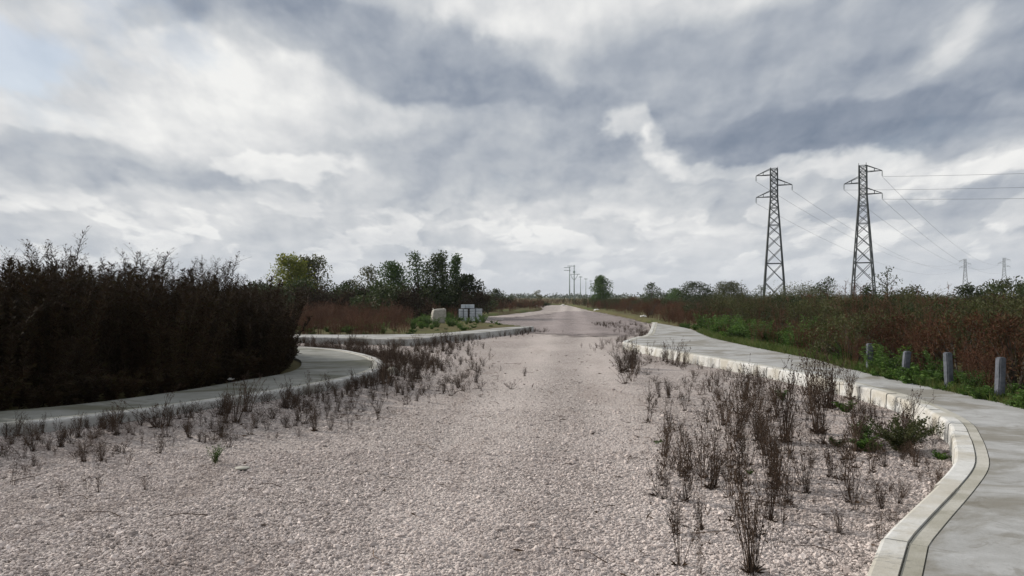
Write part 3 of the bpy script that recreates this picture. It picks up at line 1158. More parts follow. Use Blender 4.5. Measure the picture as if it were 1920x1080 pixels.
def dry_weed_mesh(h, nst, spread, twigs, heads, thick=1.0):
    st, hd = MB(), MB()
    for i in range(nst):
        a = rng.uniform(0, 6.283)
        lean = spread * rng.uniform(0.15, 1.0)
        d = unit([math.cos(a) * lean, math.sin(a) * lean, 1.0])
        L = h * rng.uniform(0.5, 1.0)
        base = np.array([math.cos(a), math.sin(a), 0]) * rng.uniform(0, 0.035) + [0, 0, -0.02]
        p = curve_stem(base, d, L, [rng.normal(0, .14), rng.normal(0, .14), -.05 * abs(rng.normal())], 5)
        if rng.random() < .14:                     # snapped stem hanging over
            p[-1] = p[-2] + np.array([rng.normal(0, .12), rng.normal(0, .12), -.06]) * h
            p[-2][2] *= .9
        st.tube(p, np.linspace(0.0030, 0.0013, 5) * thick, 3, False)
        for k in range(rng.poisson(twigs)):
            f = rng.uniform(0.35, 0.95)
            q = p[0] * (1 - f) + p[-1] * f
            a2 = rng.uniform(0, 6.283)
            d2 = unit(d + 0.75 * np.array([math.cos(a2), math.sin(a2), 0.2]))
            L2 = L * rng.uniform(0.08, 0.24)
            st.tube(curve_stem(q, d2, L2, [0, 0, .25], 3), np.linspace(0.0015, 0.0009, 3) * thick, 3, False)
            if rng.random() < heads:
                k2 = rng.integers(2, 5)
                hd.leaves(q + d2 * L2 * rng.uniform(.5, 1.05, (k2, 1)), unit(d2 + rng.normal(0, .6, (k2, 3))), rng.uniform(.012, .03, k2), rng.uniform(.006, .012, k2))
        k2 = rng.integers(2, 6)
        hd.leaves(p[-1] - d * rng.uniform(0, .16, (k2, 1)) * L, unit(d + rng.normal(0, .7, (k2, 3))), rng.uniform(.012, .035, k2), rng.uniform(.005, .012, k2))
    # withered leaves at the foot
    k = int(nst * 0.8) + 3
    a = rng.uniform(0, 6.283, k)
    hd.leaves(np.column_stack([np.cos(a) * .02, np.sin(a) * .02, np.full(k, .01)]), unit(np.column_stack([np.cos(a), np.sin(a), rng.uniform(.1, .8, k)])), rng.uniform(.04, .10, k), rng.uniform(.008, .018, k))
    return st, hd


def tall_weed_mesh(h, nst, spread, leaves, llen, lwid, plume, twig=1.0, low=0.12, lean=.35):
    """many upright stems with narrow leaves and feathery tops"""
    st, lf = MB(), MB()
    for i in range(nst):
        a = rng.uniform(0, 6.283)
        r0 = spread * math.sqrt(rng.random())
        base = np.array([math.cos(a) * r0 * .6, math.sin(a) * r0 * .6, -0.03])
        d = unit([math.cos(a) * r0 * lean + rng.normal(0, .07), math.sin(a) * r0 * lean + rng.normal(0, .07), 1.0])
        L = h * rng.uniform(0.62, 1.0)
        bend = np.array([rng.normal(0, .08), rng.normal(0, .08), 0])
        p = curve_stem(base, d, L, bend, 6)
        st.tube(p, np.linspace(0.0075, 0.0022, 6), 3, False)
        n = int(leaves * rng.uniform(.7, 1.2))
        f = low + (1 - low) * rng.random(n) ** 0.8
        pos = base + d * L * f[:, None] + bend * (f[:, None] ** 2) * L
        a2 = rng.uniform(0, 6.283, n)
        out = np.column_stack([np.cos(a2), np.sin(a2), rng.uniform(.1, 1.1, n)])
        lf.leaves(pos, unit(out + d * .3), rng.uniform(.6, 1.2, n) * llen * (1.15 - .5 * f), rng.uniform(.7, 1.3, n) * lwid)
        for k in range(int(rng.poisson(plume))):
            f1 = rng.uniform(.62, .98)
            q = base + d * L * f1 + bend * f1 * f1 * L
            a3 = rng.uniform(0, 6.283)
            d3 = unit(np.array([math.cos(a3), math.sin(a3), rng.uniform(.8, 1.6)]))
            L3 = L * rng.uniform(.05, .15) * twig
            pp = curve_stem(q, d3, L3, [math.cos(a3) * .15, math.sin(a3) * .15, -.18], 4)
            st.tube(pp, np.linspace(.0026, .0014, 4), 3, False)
            m = rng.integers(5, 10)
            t = rng.uniform(.25, 1, m)[:, None]
            pos = q + d3 * L3 * t
            lf.leaves(pos, unit(d3 * .6 + rng.normal(0, .6, (m, 3))), rng.uniform(.02, .055, m) * (llen / .12), rng.uniform(.007, .016, m) * (llen / .12))
    return st, lf


def leafy_weed_mesh(h, r, n, llen, lwid, nst=12, flat=0.5):
    st, lf = MB(), MB()
    for i in range(nst):
        a = rng.uniform(0, 6.283)
        d = unit([math.cos(a) * rng.uniform(.2, 1) * r / h, math.sin(a) * rng.uniform(.2, 1) * r / h, 1.0])
        L = h * rng.uniform(.55, 1.0)
        p = curve_stem([0, 0, -.02], d, L, [math.cos(a) * .1, math.sin(a) * .1, -.1], 4)
        st.tube(p, np.linspace(.005, .002, 4), 3, False)
        k = n // nst
        f = rng.uniform(.12, 1.03, k)
        t = f[:, None]
        pos = np.array([0, 0, -.02]) + d * L * t + np.array([math.cos(a) * .1, math.sin(a) * .1, -.1]) * t * t * L + rng.normal(0, .03 * h, (k, 3))
        pos[:, 2] = np.maximum(pos[:, 2], .01)
        a2 = rng.uniform(0, 6.283, k)
        lf.leaves(pos, unit(np.column_stack([np.cos(a2), np.sin(a2), rng.uniform(-.2, 1.0, k) * flat])), rng.uniform(.6, 1.3, k) * llen, rng.uniform(.7, 1.2, k) * lwid)
    return st, lf


def bush_mesh(h, r, n, llen, lwid, clumps, low=0.1):
    """rounded shrub: leaf clumps through the volume on real limbs"""
    st, lf = MB(), MB()
    for i in range(clumps):
        a = rng.uniform(0, 6.283)
        u = rng.random() ** .5
        zc = h * (low + (1 - low) * rng.uniform(.15, .88))
        prof = math.sin(math.pi * min(.98, max(.12, zc / h * .8 + .15))) ** .6
        cpos = np.array([math.cos(a) * u * r * prof, math.sin(a) * u * r * prof, zc])
        st.tube([(cpos[0] * .1, cpos[1] * .1, -.05), cpos * [.5, .5, .55], cpos], [.02 * h / 2 + .006, .011, .004], 4, False)
        k = n // clumps
        cr = r * rng.uniform(.22, .42)
        v = unit(rng.normal(size=(k, 3))) * (rng.random((k, 1)) ** .45) * cr * [1, 1, .8]
        pos = cpos + v
        pos[:, 2] = np.maximum(pos[:, 2], .03)
        lf.leaves(pos, unit(v + rng.normal(0, .5 * cr, (k, 3)) + [0, 0, .25 * cr]), rng.uniform(.6, 1.3, k) * llen, rng.uniform(.7, 1.3, k) * lwid)
    return st, lf


def make_plant(name, st, lf, ms, ml, stem='stem', leaf='foliage'):
    root = empty(name)
    st.build(stem, ms, root)
    q = lf.build(leaf, ml, root)
    if leaf == 'seed_head':
        q['kind'] = 'stuff'
    return root


class Kind:
    """prototype variants of one kind; the first use of each is the prototype itself, later ones copies"""
    def __init__(self, protos, cat, group, label):
        self.p, self.used, self.cat, self.group, self.label = protos, [False] * len(protos), cat, group, label

    def put(self, x, y, z, sc, k=None, rz=None, label=None, group=None, tilt=0.0):
        k = rnd.randrange(len(self.p)) if k is None else k
        o = self.p[k] if not self.used[k] else copy_tree(self.p[k])
        self.used[k] = True
        o.location = (x, y, z)
        o.rotation_euler = (rnd.uniform(-tilt, tilt), rnd.uniform(-tilt, tilt), rnd.uniform(0, 6.283) if rz is None else rz)
        o.scale = (sc, sc, sc) if isinstance(sc, (int, float)) else sc
        tag(o, label or self.label(k, x, y), self.cat, group or self.group, 'thing')
        return o

    def scatter_stuff(self, name, pts, scl, label, cat):
        """the far remainder of the kind as one mass"""
        n = len(pts)
        o = points_object(name, pts, scl, np.column_stack([rng.normal(0, .06, n), rng.normal(0, .06, n), rng.uniform(0, 6.283, n)]))
        t, gi, go = gn_tree(name + '_nodes')
        src = []
        for pr in self.p:
            j = t.nodes.new('GeometryNodeJoinGeometry')
            for ch in pr.children:
                oi = t.nodes.new('GeometryNodeObjectInfo')
                oi.transform_space = 'ORIGINAL'
                oi.inputs['Object'].default_value = ch
                t.links.new(oi.outputs['Geometry'], j.inputs[0])
            gt = t.nodes.new('GeometryNodeGeometryToInstance')
            t.links.new(j.outputs[0], gt.inputs[0])
            src.append(gt.outputs[0])
        instance_nodes(t, gi, go, src)
        o.modifiers.new('scatter', 'NODES').node_group = t
        tag(o, label, cat, kind='stuff')
        return o


def on_block(x, y):
    return float(ground_z(np.array(x), np.array(y)))


# ---- dry weeds on the gravel
dry_protos = [make_plant('dry_weed', *dry_weed_mesh(*a), M['dry'], M['dry_head'], 'stem', 'seed_head') for a in (
    (0.62, 15, 0.20, 4.0, .6), (0.60, 9, 0.36, 4.5, .5), (0.62, 30, 0.26, 4.0, .7), (0.60, 4, 0.22, 6.0, .6), (0.60, 13, 0.50, 5.0, .6), (0.50, 18, 0.95, 4.0, .8),
    (0.62, 6, 0.14, 9.0, .8), (0.62, 22, 0.40, 2.0, .3), (0.62, 3, 0.30, 10.0, .9))]
DRY = Kind(dry_protos, 'weed', 'dry weeds in the kerbed bay', 
           lambda k, x, y: ('upright dead brown weed', 'loose fan-shaped dead weed', 'dense broom-like dead weed', 'thin dead weed of a few stems', 'wide branching dead weed', 'low bushy dead weed', 'slim twiggy dead weed', 'spreading tuft of plain dead stems', 'single twiggy dead stalk')[k] +
           (' on gravel close under the bay kerb' if dist_to_line(KRp[::4], np.array([x]), np.array([y]))[0] < .9 else ' out on the gravel of the kerbed bay'))
kpoly_bay = [(1.9, 4.0), (2.6, 5.3), (3.4, 6.4), (4.1, 7.7), (4.6, 8.8), (4.95, 10), (5.1, 11.5), (5.05, 13), (4.75, 15), (4.2, 18), (3.7, 20.2), (3.0, 20.5), (2.3, 17), (1.8, 12), (1.45, 8.6), (1.15, 6.4), (1.15, 4.6)]


def bay(zx, zy, ztop, k, wide=1.0, label=None):
    """from the enlarged view of the bay: foot and top of one plant"""
    px, py, pt = 1160 + zx / 2.347, 620 + zy / 2.347, 620 + ztop / 2.347
    x, y = at(px, py)
    h = (py - pt) / FPX * y * 1.38
    sc = h / 0.62
    DRY.put(x, y, float(gz(x, y)) - 0.004, (sc * wide, sc * wide, sc), k, label=label)


bay(580, 1066, 690, 2, 0.85, 'dense dark broom-like dead weed beside the corner of the kerb')
bay(265, 1035, 740, 1, 0.8, 'sparse fan of thin dead stems on gravel beside the broom-like weed')
bay(350, 1075, 880, 3)
bay(200, 745, 620, 5, 0.8)
bay(660, 845, 590, 0, 0.8)
bay(1025, 752, 500, 4, 1.0, 'wide fan-shaped dead weed leaning over open gravel near the kerb')
bay(530, 670, 400, 0)
bay(412, 694, 470, 0)
bay(368, 690, 480, 3)
bay(308, 612, 430, 0)
bay(680, 640, 400, 2, 0.8)
bay(742, 770, 560, 3)
bay(980, 652, 490, 1)
bay(892, 712, 640, 3)
bay(930, 640, 470, 0)
bay(560, 590, 380, 1)
bay(730, 492, 225, 2, 0.8)
bay(700, 380, 215, 0)
bay(875, 452, 175, 2, 0.9, 'tall dark cluster of dead stems standing by the green tuft at the kerb')
bay(925, 345, 130, 2, 1.0, 'tallest dense clump of dark dead stems close to the kerb face')
bay(892, 500, 350, 0)
bay(1015, 305, 170, 2, 1.0)
bay(1075, 440, 285, 0)
bay(830, 335, 230, 4)
bay(432, 245, 175, 0)
bay(615, 222, 190, 4)
bay(550, 300, 170, 1)
bay(500, 270, 190, 1)
bay(270, 325, 260, 3)
bay(372, 245, 205, 3)
bay(250, 445, 385, 5)
bay(205, 400, 300, 3)
bay(480, 700, 560, 3)
bay(640, 480, 330, 0)
bay(1120, 620, 480, 3)
for zx, zy in ((80, 150), (130, 192), (160, 222), (340, 198), (292, 232), (252, 262), (150, 492), (215, 320), (400, 312), (300, 330), (240, 610), (370, 800), (130, 640), (110, 540), (120, 730), (560, 560), (860, 580)):
    bay(zx, zy, zy - rnd.uniform(22, 40), 5, 1.7, 'low sprawling dead weed flat on gravel in the kerbed bay')
cnt = 0
while cnt < 22:                                    # small groups of plants, not an even carpet
    cx, cy = rnd.uniform(1.2, 5.0), 5.2 + rnd.random() ** 1.2 * 15
    if not inside(kpoly_bay, np.array(cx), np.array(cy)):
        continue
    cnt += 1
    for k in range(rnd.randint(2, 6)):
        x, y = cx + rnd.gauss(0, .22), cy + rnd.gauss(0, .38)
        if inside(kpoly_bay, np.array(x), np.array(y)):
            sc = rnd.choice((.35, .55, .75, .95, 1.15)) * rnd.uniform(.8, 1.2)
            DRY.put(x, y, float(gz(x, y)) - .004, (sc * .9, sc * .9, sc), tilt=.28)


LOOK = ('upright dead brown weed', 'loose fan-shaped dead weed', 'dense broom-like dead weed', 'thin dead weed of a few stems', 'wide branching dead weed', 'low bushy dead weed',
        'slim twiggy dead weed', 'spreading tuft of plain dead stems', 'single twiggy dead stalk')
cnt = 0
inL = [tuple(p) for p in KLp] + [(-40, 26), (-40, 1)]
while cnt < 118:
    s_ = rnd.uniform(0, 1)
    i = rnd.randrange(20, len(KLp) - 60)
    t = unit(KLp[i + 1] - KLp[i - 1])
    d = abs(rnd.gauss(0, 1)) * .85 + .08
    x, y = KLp[i][0] + t[1] * d, KLp[i][1] - t[0] * d
    if y < 5.5 or inside(inL, np.array(x), np.array(y)) or x > -0.4 or y > 22:
        continue
    sc = rnd.choice((.4, .55, .75, 1.0)) * rnd.uniform(.8, 1.2) * (1.0 if d < 1.1 else .7)
    kk = rnd.randrange(9)
    DRY.put(x, y, float(gz(x, y)) - .004, (sc, sc, sc * rnd.uniform(.9, 1.15)), kk, tilt=.22, label=LOOK[kk] + (' against the kerb below the thicket pavement' if d < .5 else ' on gravel off the thicket-side kerb'), group='dry weeds along the thicket-side kerb')
    cnt += 1
cnt = 0
while cnt < 80:                                    # mouth of the side street
    x, y = rnd.uniform(-9, -0.2), rnd.uniform(17.5, 27.5)
    if inside(inL, np.array(x), np.array(y)) or inside([tuple(p) for p in KFp] + [(1, 60), (-40, 60)], np.array(x), np.array(y)):
        continue
    if x > -1.6 - (27.5 - y) * .03 + rnd.uniform(-1.2, .9):
        continue
    sc = rnd.uniform(.5, 1.05)
    kk = rnd.randrange(9)
    DRY.put(x, y, float(gz(x, y)) - .004, sc, kk, tilt=.12, label=LOOK[kk] + ' among many at the mouth of the side street', group='dry weeds in the side street')
    cnt += 1
for px, py, h in ((165, 925, 60), (188, 922, 45), (115, 930, 40), (330, 880, 22), (275, 918, 34), (620, 806, 40), (405, 872, 36), (640, 800, 22), (520, 826, 30), (560, 820, 26)):
    x, y = at(px, py)
    DRY.put(x, y, float(gz(x, y)), h / FPX * y / .6, label='short lone dead weed on open gravel off the strip', group='lone weeds on the gravel')

for i in range(30):                                # thin tall stalks at the near end of the bay
    y = rnd.uniform(4.5, 8.6)
    x = rnd.uniform(1.0, 1.25 + (y - 4.2) * .52)
    if inside(kpoly_bay, np.array(x), np.array(y)):
        kk = rnd.choice((0, 1, 3, 6, 6, 8))
        sc = rnd.uniform(.65, 1.1)
        DRY.put(x, y, float(gz(x, y)) - .004, (sc * .8, sc * .8, sc), kk, tilt=.18)
# the many small ones past counting: stubble in the strip, the side street, the bay and by the pavement end
def near_line(P, n, i0, i1, spread, side):
    i = rng.integers(i0, i1, n)
    t = unit(P[i + 1] - P[i - 1])
    d = (np.abs(rng.normal(0, 1, n)) * spread + .05)[:, None] * side
    q = P[i] + np.column_stack([t[:, 1], -t[:, 0]]) * d
    return q[:, 0], q[:, 1]


inFk = [tuple(p) for p in KFp] + [(1, 60), (-40, 60)]
inRk = [tuple(p) for p in KRp] + [(20, 60), (20, -4)]
X, Y = [], []
for q in (near_line(KLp, 2300, 20, len(KLp) - 60, .95, 1), near_line(KFp, 260, 100, len(KFp) - 4, .55, 1), near_line(KRp, 260, 60, len(KRp) - 60, .55, -1)):
    X.append(q[0]); Y.append(q[1])
q = rng.uniform(-9, -.4, 1100), rng.uniform(17.5, 27.5, 1100)
k = q[0] < -1.5 + rng.normal(0, .7, 1100)
X.append(q[0][k]); Y.append(q[1][k])
q = rng.uniform(4.5, 8.5, 300), rng.uniform(29, 46, 300)
X.append(q[0]); Y.append(q[1])
q = rng.uniform(1.2, 5, 170), rng.uniform(5, 20, 170)
k = inside(kpoly_bay, *q)
X.append(q[0][k]); Y.append(q[1][k])
x, y = np.concatenate(X), np.concatenate(Y)
k = ~(inside(inL, x, y) | inside(inFk, x, y) | inside(inRk, x, y)) & (y > 5)
x, y = x[k], y[k]
sc = rng.uniform(.10, .48, len(x))
DRY.scatter_stuff('dead_weed_stubble', np.column_stack([x, y, gz(x, y) - .005]), np.stack([sc * 1.3, sc * 1.3, sc], 1), 'small dead weed stubble strewn along the kerbs and side street', 'weeds')

# twigs and dead leaves lying about
tw = MB()
N_ = 2600
x = rng.uniform(-7, 5, N_)
y = 4 + rng.random(N_) ** 1.2 * 18
d1 = np.minimum(dist_to_line(KRp[::5], x, y), dist_to_line(KLp[::5], x, y))
k = ~(inside(inL, x, y) | inside(inRk, x, y)) & (rng.random(N_) < np.interp(d1, [0, .5, 1.6, 3], [1, .8, .35, .10]))
x, y = x[k], y[k]
n_ = len(x)
d = unit(np.column_stack([rng.normal(0, 1, n_), rng.normal(0, 1, n_), rng.uniform(-.1, .25, n_)]))
tw.leaves(np.column_stack([x, y, gz(x, y) + .012]), d, rng.uniform(.03, .13, n_), rng.uniform(.006, .02, n_))
for i in range(150):
    px_, py_ = rng.uniform(-6, 4.6), 4.5 + rng.random() * 15
    if inside(inL, np.array(px_), np.array(py_)) or inside(inRk, np.array(px_), np.array(py_)):
        continue
    a_ = rng.uniform(0, 6.28)
    L_t = rng.uniform(.08, .4)
    p0 = np.array([px_, py_, float(gz(px_, py_)) + .014])
    tw.tube(np.array([p0, p0 + [math.cos(a_) * L_t * .5, math.sin(a_) * L_t * .5, .012], p0 + [math.cos(a_ + .3) * L_t, math.sin(a_ + .3) * L_t, .004]]), [.004, .003, .002], 3, False)
tag(tw.build('plant_litter', M['dry']), 'dark twigs and dead leaves lying scattered on the gravel', 'litter', kind='stuff')

# ---- green weeds
green_protos = [make_plant('green_weed', *leafy_weed_mesh(*a), M['green_stem'], M['green_leaf']) for a in (
    (.55, .40, 900, .060, .030, 14), (.42, .45, 800, .075, .034, 12), (.75, .38, 900, .055, .024, 16), (.30, .40, 700, .05, .026, 12))]
GREEN = Kind(green_protos, 'weed', 'green weeds along the pavement', 
             lambda k, x, y: ('upright leafy green weed', 'broad-leaved green weed', 'tall slim green weed', 'low spreading green weed')[k] +
             (' around the grey posts by the pavement' if y < 15 else ' in the green bank behind the pavement' if y < 34 else ' where the pavement ends'))
shrub_x, shrub_y = 4.08, 8.0
bay_bush = make_plant('leafy_shrub', *leafy_weed_mesh(.50, .66, 3600, .036, .017, 44, .9), M['green_stem'], M['olive_leaf'])
BAYB = Kind([bay_bush], 'shrub', None, lambda k, x, y: 'bushy dark green shrub growing against the curved kerb in the bay')
o = BAYB.put(shrub_x - .06, shrub_y, 0, (.92, .80, 1.08))
for dx, dy, sc_, k_ in ((-.42, -.05, .62, 1), (-.62, .25, .5, 3), (-.25, .42, .55, 0), (.12, -.42, .42, 3)):
    GREEN.put(shrub_x + dx, shrub_y + dy, 0, sc_, k_, label='low green weed spreading beside the bushy shrub at the curved kerb', group='green tufts on the gravel')
GREEN.put(4.62, 10.7, 0, .55, 1, label='small green tuft at the foot of the dark dead stems', group='green tufts on the gravel')
GREEN.put(4.15, 11.9, 0, .42, 0, label='tiny green tuft on gravel behind the dark dead stems', group='green tufts on the gravel')
x, y = at(1405, 888)
GREEN.put(x, y, 0, .18, 3, label='tiny bright green seedling on gravel among dead stems', group='green tufts on the gravel')
x, y = at(405, 868)
GREEN.put(x, y, 0, .28, 2, label='small yellowish green weed alone on gravel by the dead strip', group='green tufts on the gravel')
x, y = at(1235, 830)
GREEN.put(x, y, 0, (.5, .25, .12), 3, label='flat green mat of leaves on gravel at the edge of the bay', group='green tufts on the gravel')


def right_edge(y):
    return float(np.interp(y, [p[1] for p in BR][::-1], [p[0] for p in BR][::-1])) if y < 41.5 else float(np.interp(y, [45, 60, 90, 118, 150], [8.3, 8.7, 9, 9.8, 10.5]))


n = 0
for i in range(190):
    y = 9.5 + (rnd.random() ** 1.5) * 27
    off = abs(rnd.gauss(0, .45)) + .10
    sc = rnd.uniform(.55, 1.15)
    if 17.5 < y < 34:                               # the deep green bank
        off = rnd.uniform(.2, 2.2)
        sc = rnd.uniform(.6, 1.45)
    elif y < 12:
        sc *= .55
    elif 14.6 < y < 17.5 and rnd.random() < .5:
        continue
    if y < 15:
        off = abs(rnd.gauss(0, .5)) - .06
        sc *= rnd.uniform(.7, 1.25)
    x = right_edge(y) + off
    GREEN.put(x, y, on_block(x, y) - .01, (sc, sc, sc * rnd.uniform(.8, 1.15)))

for px_, py_ in ((6.50, 10.40), (6.78, 10.3), (6.55, 10.75), (6.72, 11.5), (6.46, 11.5), (6.7, 11.9), (6.45, 12.75), (6.66, 12.8), (6.42, 13.0), (6.6, 13.15), (6.5, 14.15), (6.75, 14.2), (6.6, 14.55), (6.42, 13.6), (6.45, 12.2)):
    k_ = rnd.choice((0, 1, 3))
    GREEN.put(px_, py_, on_block(px_, py_) - .01, (.62, .62, rnd.uniform(.5, .95)), k_)

# ---- russet weeds
rus_protos = [make_plant('russet_weed', *tall_weed_mesh(*a), M['russet_stem'], M['russet_leaf']) for a in (
    (1.40, 15, .40, 46, .060, .014, 10, 1.3, .1, .75), (1.5, 12, .36, 40, .055, .012, 13, 1.5, .1, .7), (1.1, 18, .46, 46, .065, .015, 8, 1.3, .1, .9), (1.65, 9, .32, 40, .055, .013, 14, 1.5, .1, .6))]
RUS = Kind(rus_protos, 'weed', 'russet weeds in the field by the pavement', 
           lambda k, x, y: ('bushy russet weed', 'feathery russet weed', 'short dense russet weed', 'tall sparse russet weed')[k] +
           (' behind the grey posts' if y < 15.5 else ' behind the green bank' if y < 26 else ' in the field past the green bank'))
olive_protos = [make_plant('olive_weed', *tall_weed_mesh(*a), M['thick_stem'], M['olive_leaf']) for a in (
    (1.45, 14, .40, 70, .085, .022, 7, 1.2, .08, .8), (1.65, 11, .34, 70, .08, .02, 9, 1.3, .08, .6))]
OLI = Kind(olive_protos, 'weed', 'olive weeds in the field by the pavement', 
           lambda k, x, y: ('bushy olive green weed', 'tall olive green weed')[k] + (' among russet weeds behind the grey posts' if y < 18 else ' among russet weeds behind the green bank'))
n = 0
for i in range(34):                                  # brown ones pushing through the green bank
    y = rnd.uniform(17, 36)
    x = right_edge(y) + rnd.uniform(.15, 1.8)
    RUS.put(x, y, on_block(x, y) - .02, rnd.uniform(.35, .68), tilt=.1, label=None)
while n < 190:
    y = 8.6 + (rnd.random() ** 1.6) * 30
    x = right_edge(y) + (.12 if 14.4 < y < 17.6 else .55) + (rnd.random() ** 1.4) * (2.5 + .32 * y)
    if x > .74 * y + 3.0 or (17.5 < y < 34 and x < right_edge(y) + 1.6):
        continue
    if y < 10.4 and x < 7.4:
        continue
    sc = rnd.uniform(.62, .95) if rnd.random() < .8 else rnd.uniform(.95, 1.1)
    sc *= 1 + .20 * float(wav(x * .55, y * .5))
    if x < right_edge(y) + 1.0:
        sc *= .72
    RUS.put(x, y, on_block(x, y) - .02, sc, tilt=.05)
    n += 1
n = 0
while n < 105:
    y = 10 + (rnd.random() ** 1.3) * 30
    x = right_edge(y) + 1.3 + rnd.random() * (3 + .3 * y)
    if x > .74 * y + 3:
        continue
    OLI.put(x, y, on_block(x, y) - .02, rnd.uniform(.75, 1.12), tilt=.05)
    n += 1


def field(n, f, y0, y1, p=1.0):
    y = y0 + (rng.random(n) ** p) * (y1 - y0)
    x = rng.uniform(-1, 1, n) * (.72 * y + 6)
    k = f(x, y)
    return x[k], y[k]


rx = lambda y: np.interp(y, [20, 33, 41, 45, 60, 90, 118, 150, 152], [6.8, 7.8, 8.0, 8.6, 9.0, 9.3, 10.1, 10.8, -30])
x, y = field(8500, lambda x, y: (x > rx(y) + .3 + np.where(y < 40, 2.5 + .32 * y, 0)), 22, 175, 1.35)
sc = rng.uniform(.5, .85, len(x)) * (1 + .22 * wav(x * .12, y * .09)) * np.interp(y, [22, 60, 175], [.95, .9, .8])
RUS.scatter_stuff('russet_field', np.column_stack([x, y, ground_z(x, y) - .03]), np.stack([sc * 1.2, sc * 1.2, sc * rng.uniform(.75, 1.05, len(x))], 1), 'russet and brown weed field stretching back to the pylons', 'weeds')
x, y = field(4200, lambda x, y: (x > rx(y) + .5 + np.where(y < 40, 3 + .3 * y, 0)) & (np.sin(x * .11 + 1) * np.sin(y * .07) > -.35), 24, 190, 1.2)
sc = rng.uniform(.5, .95, len(x))
OLI.scatter_stuff('olive_field', np.column_stack([x, y, ground_z(x, y) - .03]), np.stack([sc * 1.2, sc * 1.2, sc], 1), 'olive weeds scattered through the brown field by the pylons', 'weeds')
# low green meadow showing through the weeds
x, y = field(1500, lambda x, y: (x > rx(y) + 6 + .25 * y), 22, 90, 1.0)
sc = rng.uniform(.7, 1.3, len(x))
GREEN.scatter_stuff('green_undergrowth', np.column_stack([x, y, ground_z(x, y) - .02]), np.stack([sc * 1.5, sc * 1.5, sc], 1), 'low green growth between the weeds of the field', 'weeds')

# ---- weeds of the far-left block
inF = [tuple(p) for p in BFp[::-1]] + [tuple(p) for p in ROADL] + [(-90, 124), (-90, 34)]
n = 0
FB = 'brown weed behind the pavement in front of the young trees'
while n < 64:
    y = 29 + (rnd.random() ** 1.4) * 18
    x = rnd.uniform(-.5 * y, -1.5)
    if not inside(inF, np.array(x), np.array(y)) or (y < 50 and x > -.115 * y - .6) or dist_to_line(BFp, np.array([x]), np.array([y]))[0] < .5:
        continue
    kk = rnd.randrange(4)
    RUS.put(x, y, on_block(x, y) - .02, rnd.uniform(.5, .85), kk, label=('bushy', 'feathery', 'short dense', 'sparse')[kk] + ' ' + FB, group='brown weeds in front of the young trees', tilt=.05)
    n += 1
bx_ = lambda x, y: inside(inF, x, y) & ~((y < 50) & (x > -.115 * y - .6)) & (dist_to_line(BFp[::3], x, y) > .25)
x, y = field(5600, lambda x, y: bx_(x, y), 28.5, 124, 1.25)
sc = rng.uniform(.45, .95, len(x)) * np.interp(y, [28, 40], [.6, 1])
RUS.scatter_stuff('brown_field', np.column_stack([x, y, ground_z(x, y) - .03]), np.stack([sc * 1.2, sc * 1.2, sc], 1), 'brown weeds filling the ground around the young trees', 'weeds')
x, y = field(1500, lambda x, y: inside(inF, x, y) & (dist_to_line(BFp[::3], x, y) > .25) & ~((y > 46) & (y < 49) & (x > -3.6)) & ~((y > 42) & (y < 43.4) & (x > -4.6) & (x < -3.5)), 29, 60, 1.0)
sc = rng.uniform(.3, .9, len(x))
GREEN.scatter_stuff('green_verge', np.column_stack([x, y, ground_z(x, y) - .03]), np.stack([sc * 1.2, sc * 1.2, sc], 1), 'low green growth around the block stacks and young trees', 'weeds')
for x, y, sc in ((-3.4, 45.8, .9), (-3.9, 46.5, 1.1), (-1.2, 46.6, .6), (-4.7, 42.0, 1.0), (-3.4, 42.2, .8), (-2.2, 46.3, .5), (-4.4, 41.8, .7)):
    GREEN.put(x, y, .02, sc, label='green weed at the foot of the block stacks and sack', group='green weeds round the block stacks')

# ---- the tall dark thicket
thk = [make_plant('thicket_weed', *tall_weed_mesh(*a), M['thick_stem'], M['thick_leaf']) for a in (
    (2.1, 22, .50, 165, .105, .020, 7, 1.2, .03, .4), (1.95, 24, .55, 170, .11, .021, 6, 1.2, .03, .45), (2.25, 18, .45, 160, .10, .019, 9, 1.3, .03, .4))]
THK = Kind(thk, 'weed', 'tall weeds of the dark thicket', 
           lambda k, x, y: ('dense dark weed', 'broad dark weed', 'tall slim dark weed')[k] + (' at the front of the thicket along the pavement' if dist_to_line(BLp, np.array([x]), np.array([y]))[0] < 1.2 else ' deep inside the tall thicket'))
spi = [make_plant('plumed_weed', *tall_weed_mesh(*a), M['thick_stem'], M['thick_leaf'], 'stem', 'plume') for a in (
    (2.3, 4, .26, 110, .10, .018, 26, .9), (2.2, 6, .36, 110, .10, .017, 22, .9))]
SPI = Kind(spi, 'weed', 'plumed weeds above the dark thicket', 
           lambda k, x, y: ('feathery spire of a weed', 'spreading plumed weed')[k] + (' topping the highest part of the thicket' if y < 13.2 else ' topping the lower end of the thicket'))
backL = BLp[::-1]


def in_thick(x, y):
    return inside([tuple(p) for p in backL] + [(-30, 23.6), (-40, 23), (-40, 3)], np.array(x), np.array(y))


def top_h(x, y):
    """height of the thicket: tall at its near end, lower towards the side street"""
    return float(np.interp(y, [6, 11, 13.5, 16, 19, 23], [.92, .96, .96, .86, .72, .62]))


n = 0
while n < 150:
    y = rnd.uniform(6.5, 21.5)
    x = rnd.uniform(-13, -4.0)
    if x < -.72 * y - 1.5 or not in_thick(x, y):
        continue
    d = dist_to_line(BLp, np.array([x]), np.array([y]))[0]
    if d < .38 or (d > 3.2 and rnd.random() < .75):
        continue
    hs = top_h(x, y) * rnd.uniform(.92, 1.04) * (.82 if d < .7 else 1)
    THK.put(x, y, on_block(x, y) - .02, (1.05, 1.05, hs), tilt=.04)
    n += 1
